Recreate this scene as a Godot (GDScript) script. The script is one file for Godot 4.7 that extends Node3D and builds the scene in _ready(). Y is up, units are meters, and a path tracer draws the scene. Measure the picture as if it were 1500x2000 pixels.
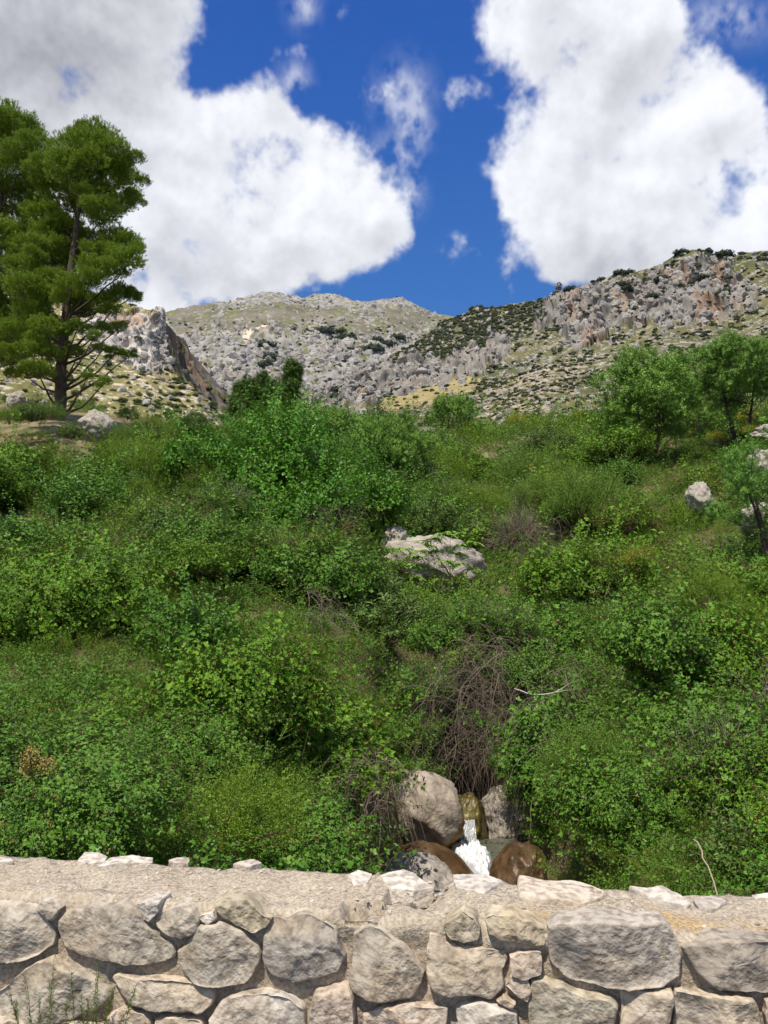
extends Node3D
# A stone parapet in front of a bramble-filled ravine with a small waterfall; pines, crags and a limestone mountain behind.

const F := 1511.0                      # focal length of the photograph in its own pixels (1500 x 2000)
const PITCH := 8.0                     # degrees the camera looks up
const EYE := Vector3(0, 1.65, 0)
var sp := sin(deg_to_rad(PITCH))
var cp := cos(deg_to_rad(PITCH))
var rng := RandomNumberGenerator.new()
var names := {}
var M := {}                            # materials
var fbm := FastNoiseLite.new()
var ridge := FastNoiseLite.new()
var cell := FastNoiseLite.new()
var fine := FastNoiseLite.new()

# ------------------------------------------------------------------ helpers
func ray(px: float, py: float) -> Vector3:
	var v := (1000.0 - py) / F
	return Vector3((px - 750.0) / F, v * cp + sp, -(cp - v * sp))

func at(px: float, py: float, depth: float) -> Vector3:
	var r := ray(px, py)
	return EYE + r * (depth / -r.z)

func pix(p: Vector3) -> Vector2:        # where a point appears in the photograph
	var q := p - EYE
	var fw := -q.z * cp + q.y * sp
	var up := q.y * cp + q.z * sp
	return Vector2(750.0 + F * q.x / fw, 1000.0 - F * up / fw)

func numbered(called: String) -> String:
	names[called] = names.get(called, -1) + 1
	return called if names[called] == 0 else "%s_%03d" % [called, names[called]]

func tag(o: Node, label: String, category: String, group := "") -> Node:
	o.set_meta("label", label)
	o.set_meta("category", category)
	if group:
		o.set_meta("group", group)
	return o

func struct(o: Node, label := "", category := "") -> Node:
	o.set_meta("kind", "structure")
	if label:
		o.set_meta("label", label)
		o.set_meta("category", category)
	return o

func base(called: String, where: Vector3) -> Node3D:
	var o := Node3D.new()
	o.name = numbered(called)
	add_child(o)
	o.position = where
	return o

func put(called: String, mesh: Mesh, mat: Material, parent: Node = null, xf := Transform3D()) -> MeshInstance3D:
	var o := MeshInstance3D.new()
	o.mesh = mesh
	o.material_override = mat
	o.transform = xf
	if parent == null:
		o.name = numbered(called)
		add_child(o)
	else:
		o.name = called
		parent.add_child(o, true)
	return o

func multi(called: String, mesh: Mesh, mat: Material, xfs: Array, parent: Node = null) -> MultiMeshInstance3D:
	var mm := MultiMesh.new()
	mm.transform_format = MultiMesh.TRANSFORM_3D
	mm.mesh = mesh
	mm.instance_count = xfs.size()
	for i in xfs.size():
		mm.set_instance_transform(i, xfs[i])
	var o := MultiMeshInstance3D.new()
	o.multimesh = mm
	o.material_override = mat
	if parent == null:
		o.name = numbered(called)
		add_child(o)
	else:
		o.name = called
		parent.add_child(o, true)
	return o

func lin(r: float, g: float, b: float) -> Color:   # linear reflectance -> albedo_color
	return Color(r, g, b).linear_to_srgb()

func mat(called: String, rough := 0.85, col := Color.WHITE, vertex := true) -> StandardMaterial3D:
	var m := StandardMaterial3D.new()
	m.resource_name = called
	m.albedo_color = col
	m.roughness = rough
	m.metallic_specular = 0.35
	m.vertex_color_use_as_albedo = vertex
	m.cull_mode = BaseMaterial3D.CULL_DISABLED
	M[called] = m
	return m

func leaf_mat(called: String, tint: Color, rough := 0.5, through := 0.52) -> StandardMaterial3D:
	var m := mat(called, rough, tint)
	m.backlight_enabled = true
	m.backlight = Color(0.85, 1.0, 0.35) * Color(through, through, through)
	return m

func noise_tex(n: FastNoiseLite, size: int, ramp: Gradient = null, normal := false, bump := 4.0) -> NoiseTexture2D:
	var t := NoiseTexture2D.new()
	t.width = size
	t.height = size
	t.seamless = true
	t.noise = n
	if ramp:
		t.color_ramp = ramp
	t.as_normal_map = normal
	t.bump_strength = bump
	return t

func grad(stops: Array) -> Gradient:
	var g := Gradient.new()
	var o := PackedFloat32Array()
	var c := PackedColorArray()
	for s in stops:
		o.append(s[0])
		c.append(s[1])
	g.offsets = o
	g.colors = c
	return g

func noise(kind: int, freq: float, oct: int, sd: int, fractal := FastNoiseLite.FRACTAL_FBM) -> FastNoiseLite:
	var n := FastNoiseLite.new()
	n.noise_type = kind
	n.frequency = freq
	n.fractal_type = fractal
	n.fractal_octaves = oct
	n.seed = sd
	return n

# soup of triangles (no index): cheap to stamp with Transform3D * PackedVector3Array
class Soup:
	var v := PackedVector3Array()
	var n := PackedVector3Array()
	var c := PackedColorArray()
	func tri(a: Vector3, b: Vector3, d: Vector3, col: Color) -> void:
		var m := (d - a).cross(b - a).normalized()
		v.append(a); v.append(b); v.append(d)
		n.append(m); n.append(m); n.append(m)
		c.append(col); c.append(col); c.append(col)
	func tri_s(a: Vector3, b: Vector3, d: Vector3, na: Vector3, nb: Vector3, nd: Vector3, col: Color) -> void:
		v.append(a); v.append(b); v.append(d)
		n.append(na); n.append(nb); n.append(nd)
		c.append(col); c.append(col); c.append(col)
	func stamp(t: Soup, xf: Transform3D) -> void:
		v.append_array(xf * t.v)
		n.append_array(Transform3D(xf.basis.orthonormalized(), Vector3.ZERO) * t.n)
		c.append_array(t.c)
	func mesh() -> ArrayMesh:
		var a := []
		a.resize(Mesh.ARRAY_MAX)
		a[Mesh.ARRAY_VERTEX] = v
		a[Mesh.ARRAY_NORMAL] = n
		a[Mesh.ARRAY_COLOR] = c
		var m := ArrayMesh.new()
		m.add_surface_from_arrays(Mesh.PRIMITIVE_TRIANGLES, a)
		return m
	# a tapered bent tube through points
	func tube(pts: Array, r0: float, r1: float, sides: int, col: Color) -> void:
		var rings := []
		for i in pts.size():
			var d: Vector3 = (pts[mini(i + 1, pts.size() - 1)] - pts[maxi(i - 1, 0)]).normalized()
			var s := d.cross(Vector3(0.31, 0.17, 0.93)).normalized()
			var t := d.cross(s)
			var r := lerpf(r0, r1, float(i) / (pts.size() - 1))
			var ring := []
			for k in sides:
				var a := TAU * k / sides
				ring.append([pts[i] + (s * cos(a) + t * sin(a)) * r, s * cos(a) + t * sin(a)])
			rings.append(ring)
		for i in pts.size() - 1:
			for k in sides:
				var a = rings[i][k]
				var b = rings[i][(k + 1) % sides]
				var e = rings[i + 1][k]
				var f = rings[i + 1][(k + 1) % sides]
				tri_s(a[0], e[0], b[0], a[1], e[1], b[1], col)
				tri_s(b[0], e[0], f[0], b[1], e[1], f[1], col)

func grid_mesh(v: PackedVector3Array, c: PackedColorArray, w: int, h: int) -> ArrayMesh:
	var n := PackedVector3Array()
	n.resize(v.size())
	var ix := PackedInt32Array()
	ix.resize((w - 1) * (h - 1) * 6)
	var k := 0
	for j in h:
		for i in w:
			var p := j * w + i
			var dx := v[j * w + mini(i + 1, w - 1)] - v[j * w + maxi(i - 1, 0)]
			var dy := v[mini(j + 1, h - 1) * w + i] - v[maxi(j - 1, 0) * w + i]
			n[p] = dx.cross(dy).normalized()
			if i < w - 1 and j < h - 1:
				ix[k] = p; ix[k + 1] = p + w; ix[k + 2] = p + 1
				ix[k + 3] = p + 1; ix[k + 4] = p + w; ix[k + 5] = p + w + 1
				k += 6
	var a := []
	a.resize(Mesh.ARRAY_MAX)
	a[Mesh.ARRAY_VERTEX] = v
	a[Mesh.ARRAY_NORMAL] = n
	a[Mesh.ARRAY_COLOR] = c
	a[Mesh.ARRAY_INDEX] = ix
	var m := ArrayMesh.new()
	m.add_surface_from_arrays(Mesh.PRIMITIVE_TRIANGLES, a)
	return m

# thin-plate spline through scattered points
class Spline:
	var p := PackedVector2Array()
	var w := PackedFloat64Array()
	func _init(points: Array, values: Array, smooth := 0.0) -> void:
		var n := points.size()
		var a := []
		for i in n + 3:
			var row := PackedFloat64Array()
			row.resize(n + 4)
			a.append(row)
		for i in n:
			p.append(points[i])
			for j in n:
				var d: float = (points[i] - points[j]).length_squared()
				a[i][j] = 0.0 if d < 1e-12 else 0.5 * d * log(d)
			a[i][i] = smooth
			a[i][n] = 1.0; a[i][n + 1] = points[i].x; a[i][n + 2] = points[i].y
			a[n][i] = 1.0; a[n + 1][i] = points[i].x; a[n + 2][i] = points[i].y
			a[i][n + 3] = values[i]
		var s := n + 3
		for c in s:
			var best := c
			for r in range(c + 1, s):
				if absf(a[r][c]) > absf(a[best][c]):
					best = r
			var t = a[c]; a[c] = a[best]; a[best] = t
			for r in range(c + 1, s):
				var f: float = a[r][c] / a[c][c]
				if f != 0.0:
					for k in range(c, s + 1):
						a[r][k] -= f * a[c][k]
		w.resize(s)
		for c in range(s - 1, -1, -1):
			var x: float = a[c][s]
			for k in range(c + 1, s):
				x -= a[c][k] * w[k]
			w[c] = x / a[c][c]
	func value(q: Vector2) -> float:
		var n := p.size()
		var x := w[n] + w[n + 1] * q.x + w[n + 2] * q.y
		for i in n:
			var d := (q - p[i]).length_squared()
			if d > 1e-12:
				x += w[i] * 0.5 * d * log(d)
		return x

func curve(pts: Array, x: float) -> float:      # piecewise linear y(x)
	if x <= pts[0].x:
		return pts[0].y
	for i in pts.size() - 1:
		if x <= pts[i + 1].x:
			return lerpf(pts[i].y, pts[i + 1].y, (x - pts[i].x) / maxf(1e-6, pts[i + 1].x - pts[i].x))
	return pts[-1].y

func along(pts: Array, t: float) -> Vector2:     # point on a polyline, t 0..1 by length
	var total := 0.0
	for i in pts.size() - 1:
		total += (pts[i + 1] - pts[i]).length()
	var d := t * total
	for i in pts.size() - 1:
		var l: float = (pts[i + 1] - pts[i]).length()
		if d <= l or i == pts.size() - 2:
			return pts[i].lerp(pts[i + 1], clampf(d / l, 0, 1))
		d -= l
	return pts[-1]

func poly(a: Array) -> PackedVector2Array:
	var p := PackedVector2Array()
	for i in range(0, a.size(), 2):
		p.append(Vector2(a[i], a[i + 1]))
	return p

# ------------------------------------------------------------------ scene
func _ready() -> void:
	rng.seed = 20240
	fbm = noise(FastNoiseLite.TYPE_SIMPLEX_SMOOTH, 1.0, 5, 11)
	ridge = noise(FastNoiseLite.TYPE_SIMPLEX_SMOOTH, 1.0, 5, 23, FastNoiseLite.FRACTAL_RIDGED)
	cell = noise(FastNoiseLite.TYPE_CELLULAR, 1.0, 3, 31)
	fine = noise(FastNoiseLite.TYPE_SIMPLEX, 1.0, 3, 47)

	var cam := Camera3D.new()
	cam.name = "camera"
	add_child(cam)
	cam.position = EYE
	cam.rotation_degrees.x = PITCH
	cam.fov = rad_to_deg(2.0 * atan(1000.0 / F))
	cam.near = 0.05
	cam.far = 9000.0
	cam.current = true

	var sun := DirectionalLight3D.new()
	sun.name = "sun"
	add_child(sun)
	sun.light_energy = 1.5
	sun.light_color = Color(1.0, 0.955, 0.88)
	sun.light_angular_distance = 0.53
	sun.shadow_enabled = true
	sun.rotation_degrees = Vector3(-61.0, -24.0, 0)

	var env := Environment.new()
	env.background_mode = Environment.BG_SKY
	env.sky = Sky.new()
	env.sky.sky_material = sky_material()
	env.tonemap_mode = Environment.TONE_MAPPER_LINEAR
	env.tonemap_exposure = 1.25
	env.sdfgi_enabled = true
	env.ssao_enabled = true
	env.ssil_enabled = true
	env.fog_enabled = true
	env.fog_density = 0.000025
	env.fog_light_color = Color(0.80, 0.88, 1.0)
	var we := WorldEnvironment.new()
	we.name = "world_environment"
	we.environment = env
	add_child(we)

	materials()
	far_land()
	near_ground()
	stone_wall()
	stream()
	bushes()
	trees()
	small_things()

# ------------------------------------------------------------------ sky: blue air and cumulus, computed
const SKY_W := 4096
var blob_grid := PackedFloat32Array()
const BG := Vector2i(146, 92)

func sky_material() -> PanoramaSkyMaterial:
	# cumulus bodies: centre and radius in the photograph's own pixels (a gnomonic chart of directions), strength
	var blobs := [[60, 60, 190, 1], [200, 70, 190, 1], [295, 30, 105, 1], [325, 100, 75, 1], [100, 230, 230, 1], [300, 250, 150, 1], [480, 230, 95, 1.1], [430, 250, 90, 1], [560, 275, 90, 1], [640, 330, 105, 1], [700, 400, 110, 1.05],
		[735, 440, 72, 1], [550, 430, 160, 1], [420, 440, 160, 1], [280, 450, 170, 1], [360, 550, 90, 0.55], [110, 420, 210, 1], [200, 560, 130, 0.8], [600, 500, 75, 0.8], [500, 540, 80, 0.6], [690, 500, 60, 0.7],
		[795, 365, 45, 0.25],
		[1000, 20, 85, 1], [1090, 40, 125, 1], [1220, 30, 125, 1], [1130, 130, 130, 1], [1250, 150, 145, 1], [1370, 190, 112, 1], [1110, 260, 112, 1], [1220, 280, 155, 1], [1340, 285, 105, 1], [1025, 360, 100, 1.05], [1130, 400, 135, 1],
		[1250, 410, 140, 1], [1150, 490, 90, 1], [1100, 505, 65, 0.9], [1330, 450, 120, 1], [1440, 460, 95, 0.75], [1500, 300, 70, 0.55], [1490, 470, 80, 0.6], [1440, 15, 70, 0.3], [1440, 370, 95, 0.42], [1420, 215, 70, 1], [1250, 520, 100, 0.9]]
	blob_grid.resize(BG.x * BG.y)
	for j in BG.y:
		for i in BG.x:
			var q := Vector2(-700 + i * 20, -900 + j * 20)
			var f := 0.0
			for b in blobs:
				var k: float = 1.0 - q.distance_to(Vector2(b[0], b[1])) / (b[2] * 1.25)
				if k > 0.0:
					f = f + k * b[3] * (1.0 - clampf(f, 0.0, 0.9))
			blob_grid[j * BG.x + i] = f
	var im := Image.create_from_data(1024, 512, false, Image.FORMAT_RGB8, sky_pixels(1024, 0, 0, 1024, 512))
	im.resize(SKY_W, SKY_W / 2, Image.INTERPOLATE_CUBIC)
	var w := 430
	var y0 := 380
	var h := 600
	for part in [0, SKY_W - w]:
		var fineim := Image.create_from_data(w, h, false, Image.FORMAT_RGB8, sky_pixels(SKY_W, part, y0, w, h))
		im.blit_rect(fineim, Rect2i(0, 0, w, h), Vector2i(part, y0))
	var m := PanoramaSkyMaterial.new()
	m.panorama = ImageTexture.create_from_image(im)
	return m

func blob_at(q: Vector2) -> float:
	var x := clampf((q.x + 700.0) / 20.0, 0, BG.x - 1.01)
	var y := clampf((q.y + 900.0) / 20.0, 0, BG.y - 1.01)
	var i := int(x)
	var j := int(y)
	x -= i
	y -= j
	var o := j * BG.x + i
	return lerpf(lerpf(blob_grid[o], blob_grid[o + 1], x), lerpf(blob_grid[o + BG.x], blob_grid[o + BG.x + 1], x), y)

func sky_pixels(full: int, x0: int, y0: int, w: int, h: int) -> PackedByteArray:
	var out := PackedByteArray()
	out.resize(w * h * 3)
	var big := noise(FastNoiseLite.TYPE_SIMPLEX_SMOOTH, 2.2, 3, 5)
	var puff := noise(FastNoiseLite.TYPE_SIMPLEX_SMOOTH, 8.0, 7, 8)
	puff.fractal_gain = 0.62
	var soft := noise(FastNoiseLite.TYPE_SIMPLEX_SMOOTH, 6.0, 3, 15)
	var low := Color(0.30, 0.32, 0.33)
	for j in h:
		var el := PI * (0.5 - (y0 + j + 0.5) / (full / 2.0))
		var ce := cos(el)
		var se := sin(el)
		# clear air: deep blue overhead, paler towards the horizon
		var t := pow(clampf(1.0 - se, 0, 1), 2.6)
		var air := Color(0.006, 0.066, 0.345).lerp(Color(0.075, 0.29, 0.62), clampf(t * 1.25, 0, 1))
		for i in w:
			var o := (j * w + i) * 3
			if el < -0.02:
				out[o] = 145; out[o + 1] = 148; out[o + 2] = 148
				continue
			var az := TAU * (x0 + i + 0.5) / full
			var d := Vector3(sin(az) * ce, se, -cos(az) * ce)
			var f: float
			var fw := -d.z * cp + d.y * sp
			var inside := 0.0
			var q := Vector2(9999, 0)
			var p := puff.get_noise_3dv(d)
			if fw > 0.3:
				q = Vector2(750.0 + F * d.x / fw, 1000.0 - F * (d.y * cp + d.z * sp) / fw)
				inside = clampf(minf(minf(q.x + 330.0, 1830.0 - q.x), q.y + 330.0) / 260.0, 0, 1)
			f = big.get_noise_3dv(d) * 1.3 + 0.12
			if inside > 0.0:
				f = lerpf(f, minf(0.55, blob_at(q) - 0.26), inside)
			var dens := f + p * 0.80
			var a := smoothstep(-0.04, 0.40, dens)
			if inside > 0.0:
				var thin := 0.0
				for wz in [[790, 190, 42, 60], [806, 255, 34, 45], [772, 318, 40, 50], [800, 360, 26, 50], [590, 12, 26, 34], [575, 160, 26, 34], [812, 215, 24, 70], [1420, 40, 70, 40], [1480, 350, 60, 60]]:
					var g := Vector2((q.x - wz[0]) / wz[2], (q.y - wz[1]) / wz[3]).length_squared()
					if g < 4.0:
						thin = maxf(thin, exp(-g))
				if thin > 0.01:
					var thread := 1.0 - absf(puff.get_noise_3d(d.x * 1.9, d.y * 1.2 + 7.0, d.z * 1.9)) * 3.0
					a = maxf(a, minf(1.0, thin * 1.25) * clampf(0.10 + 0.75 * thread + p, 0.0, 1.0) * 0.52)
			if a < 0.002:
				var wisp := 0.0
				out[o] = int(255.0 * pow(air.r + wisp, 1 / 2.2)); out[o + 1] = int(255.0 * pow(air.g + wisp, 1 / 2.2)); out[o + 2] = int(255.0 * pow(air.b + wisp, 1 / 2.2))
				continue
			# light in the cloud: billows lit from above and from the sun's side, greyer where it is thick and low
			var right := Vector3(-d.z, 0, d.x).normalized()
			var lit := p - puff.get_noise_3dv(d + (right.cross(d) * 0.8 - right * 0.5) * 0.022)
			var s := soft.get_noise_3dv(d)
			var body := clampf(dens * 0.9, 0, 1)
			var dark := 0.05 * body + 0.13 * smoothstep(0.0, 0.6, s + 0.1) * smoothstep(0.05, 0.5, dens)
			if inside > 0.0:
				dark += inside * (0.42 * exp(-pow(q.distance_to(Vector2(50, 70)) / 270.0, 2)) + 0.12 * exp(-pow(q.distance_to(Vector2(240, 180)) / 120.0, 2)) + 0.14 * exp(-pow((q.y - 560.0) / 70.0, 2)) + 0.10 * exp(-pow(q.distance_to(Vector2(1170, 130)) / 130.0, 2)) + 0.12 * exp(-pow(q.distance_to(Vector2(1200, 500)) / 150.0, 2)))
			dark -= 0.16 * clampf(lit * 1.5, -0.7, 0.7) * smoothstep(0.1, 0.5, dens) + 0.05 * p
			var l := clampf(0.81 - dark * 0.85, 0.25, 0.90)
			var cl := Color(l * 0.97, l * 0.985, minf(1.0, l * 1.0 + 0.03))
			var c := air.lerp(cl, a * 0.985)
			out[o] = int(255.0 * pow(c.r, 1 / 2.2)); out[o + 1] = int(255.0 * pow(c.g, 1 / 2.2)); out[o + 2] = int(255.0 * pow(minf(c.b, 1.0), 1 / 2.2))
	return out

# ------------------------------------------------------------------ materials
func relief(m: StandardMaterial3D, scale: float, cm: float, n: FastNoiseLite, world := true) -> void:
	m.uv1_triplanar = true
	m.uv1_world_triplanar = world
	m.uv1_scale = Vector3.ONE * scale
	m.heightmap_enabled = true
	m.heightmap_scale = cm
	m.heightmap_texture = noise_tex(n, 1024)

func materials() -> void:
	var grain := noise(FastNoiseLite.TYPE_SIMPLEX, 0.02, 6, 3)
	grain.fractal_gain = 0.6
	var crag := noise(FastNoiseLite.TYPE_SIMPLEX_SMOOTH, 0.008, 6, 4, FastNoiseLite.FRACTAL_RIDGED)
	var m := mat("limestone", 0.9)
	relief(m, 1.6, 0.5, noise(FastNoiseLite.TYPE_SIMPLEX_SMOOTH, 0.024, 5, 6))
	m.albedo_texture = noise_tex(noise(FastNoiseLite.TYPE_SIMPLEX_SMOOTH, 0.012, 6, 9), 1024, grad([[0.0, Color(0.62, 0.60, 0.58)], [0.42, Color(0.84, 0.82, 0.80)], [0.55, Color(0.95, 0.94, 0.92)], [1.0, Color(1, 1, 1)]]))
	m = mat("mortar", 0.95)
	relief(m, 2.5, 0.45, grain)
	m.albedo_texture = noise_tex(grain, 1024, grad([[0.0, Color(0.70, 0.67, 0.64)], [0.40, Color(0.88, 0.87, 0.85)], [0.52, Color(0.95, 0.945, 0.93)], [0.66, Color(1, 1, 1)], [1.0, Color(1, 1, 1)]]))
	m = mat("wet_rock", 0.45)
	relief(m, 1.2, 0.8, crag)
	m.metallic_specular = 0.5
	m = mat("boulder", 0.9)
	relief(m, 0.9, 1.8, crag)
	m.albedo_texture = noise_tex(crag, 1024, grad([[0.0, Color(1, 1, 1)], [0.5, Color(0.92, 0.91, 0.9)], [1.0, Color(0.74, 0.73, 0.72)]]))
	m = mat("far_rock", 0.95)
	m = mat("soil", 0.95)
	relief(m, 0.5, 5.0, grain)
	m = mat("bark", 0.92)
	relief(m, 1.6, 4.0, crag, false)
	mat("twig", 0.9)
	m = mat("asphalt", 0.9, lin(0.06, 0.06, 0.06), false)
	relief(m, 3.0, 1.0, grain)
	leaf_mat("leaf", Color.WHITE)
	leaf_mat("leaf_yellow", Color(1.08, 1.05, 0.85), 0.55)
	leaf_mat("leaf_grey", Color(0.95, 0.99, 0.98), 0.45)
	leaf_mat("leaf_ivy", Color(0.92, 1.03, 0.82), 0.4)
	leaf_mat("needle", Color.WHITE, 0.55, 0.6)
	leaf_mat("far_leaf", Color.WHITE, 0.8, 0.2)
	mat("petal", 0.6)

# ------------------------------------------------------------------ far land
# a hill is a sheet between its crest and its foot (traced directions) whose distance is a smooth function, displaced into rock
class Sheet:
	var v: PackedVector3Array
	var q: PackedVector2Array            # photograph pixels of the undisplaced point
	var nu: int
	var nv: int
	var rock: PackedFloat32Array

func sheet(called: String, crest: Array, foot: Array, dpts: Array, nu: int, nv: int, shape: Callable, paint: Callable, back := 0.10) -> Sheet:
	var p := []
	var d := []
	for k in dpts:
		p.append(Vector2(k[0], k[1]) / 400.0)
		d.append(log(k[2]))
	var depth := Spline.new(p, d)
	var s := Sheet.new()
	var rows := nv + 7
	s.nu = nu
	s.nv = nv
	s.v.resize(nu * rows)
	s.q.resize(nu * rows)
	s.rock.resize(nu * rows)
	var c := PackedColorArray()
	c.resize(nu * rows)
	for i in nu:
		var u := float(i) / (nu - 1)
		var top := along(crest, u)
		var bottom := along(foot, u)
		var crest_p := Vector3.ZERO
		for j in rows:
			var o := j * nu + i
			var t := minf(1.0, float(j) / (nv - 1))
			var q := bottom.lerp(top, t)
			var w: Vector3
			if j < nv:
				w = at(q.x, q.y, exp(depth.value(q / 400.0)))
				crest_p = w
			else:
				var k := float(j - nv + 1)
				var dd := -crest_p.z * back * k * 0.3
				w = crest_p + Vector3(crest_p.x / -crest_p.z * dd, -dd * (0.25 + 0.12 * k), -dd)
			var r: Array = shape.call(w, q)        # [metres towards the viewer and up, how rocky]
			var dir := Vector3(-w.x, 0, -w.z).normalized() * 0.75 + Vector3(0, 0.5, 0)
			s.v[o] = w + dir * r[0]
			s.q[o] = q
			s.rock[o] = r[1]
			c[o] = paint.call(w, q, r[1])
	var m := put(called, grid_mesh(s.v, c, nu, rows), M.far_rock)
	struct(m)
	set_meta("last", m)
	return s

func rock_mesh(sd: int, sub: int, col: Color, vary: float, cut := 7, rough := 0.22) -> ArrayMesh:
	# a sphere cut by random planes and roughened: an angular limestone block
	var r := RandomNumberGenerator.new()
	r.seed = sd
	var planes := []
	for i in cut:
		var n := Vector3(r.randf_range(-1, 1), r.randf_range(-0.7, 1), r.randf_range(-1, 1)).normalized()
		planes.append([n, r.randf_range(0.55, 0.9)])
	var nu := sub * 2
	var nv := sub
	var v := PackedVector3Array()
	var c := PackedColorArray()
	for j in nv + 1:
		for i in nu + 1:
			var th := PI * j / nv
			var ph := TAU * (i % nu) / nu
			var d := Vector3(sin(th) * cos(ph), cos(th), sin(th) * sin(ph))
			var k := 1.0
			for pl in planes:
				var x: float = d.dot(pl[0])
				if x > 0.05:
					k = minf(k, pl[1] / x)
			var e := d * 1.7 + Vector3(sd * 3.7, sd, 0)
			k *= 1.0 + rough * ridge.get_noise_3dv(e * 0.9) + 0.35 * rough * fine.get_noise_3dv(e * 4.0)
			v.append(d * k)
			var tone := 1.0 + vary * fbm.get_noise_3dv(e * 1.3) + vary * 0.7 * fine.get_noise_3dv(e * 5.0)
			c.append(Color(col.r * tone, col.g * tone, col.b * tone))
	var s := Soup.new()                                 # broken faces: flat, with sharp edges
	for j in nv:
		for i in nu:
			var o := j * (nu + 1) + i
			if j > 0:
				s.tri(v[o], v[o + nu + 1], v[o + 1], c[o])
			if j < nv - 1:
				s.tri(v[o + 1], v[o + nu + 1], v[o + nu + 2], c[o + 1])
	return s.mesh()

func shrub_mesh(sd: int, n: int, col: Color, leaf := 0.3) -> ArrayMesh:
	var r := RandomNumberGenerator.new()
	r.seed = sd
	var s := Soup.new()
	for i in n:
		var d := Vector3(r.randfn(), absf(r.randfn()) * 0.9 + 0.05, r.randfn()).normalized()
		var p := d * (0.55 + 0.45 * r.randf()) * (0.85 + 0.35 * fbm.get_noise_3dv(d * 1.5 + Vector3(sd, 0, 0)))
		p.y *= 0.85
		var a := Vector3(r.randfn(), r.randfn(), r.randfn()).normalized()
		var b := a.cross(d + Vector3(0.01, 0, 0)).normalized()
		a = (a - d * a.dot(d) * 0.6).normalized()
		var k := r.randf_range(0.75, 1.3)
		var l := leaf * r.randf_range(0.7, 1.3)
		s.tri(p - a * l * 0.6, p + b * l * 0.5, p + a * l * 0.6, Color(col.r * k, col.g * k, col.b * k))
		s.tri(p - a * l * 0.4 + d * 0.1, p - b * l * 0.5, p + a * l * 0.5, Color(col.r * k, col.g * k, col.b * k))
	return s.mesh()

func inside(q: Vector2, a: PackedVector2Array) -> bool:
	return Geometry2D.is_point_in_polygon(q, a)

func spot(rnd: RandomNumberGenerator, turn_all := true) -> Basis:
	var b := Basis(Vector3.UP, rnd.randf() * TAU)
	if turn_all:
		b = b * Basis(Vector3(1, 0, 0), rnd.randf_range(-0.5, 0.5)) * Basis(Vector3(0, 0, 1), rnd.randf_range(-0.5, 0.5))
	return b

func mixc(a: Color, b: Color, t: float) -> Color:
	return a.lerp(b, clampf(t, 0, 1))

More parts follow.
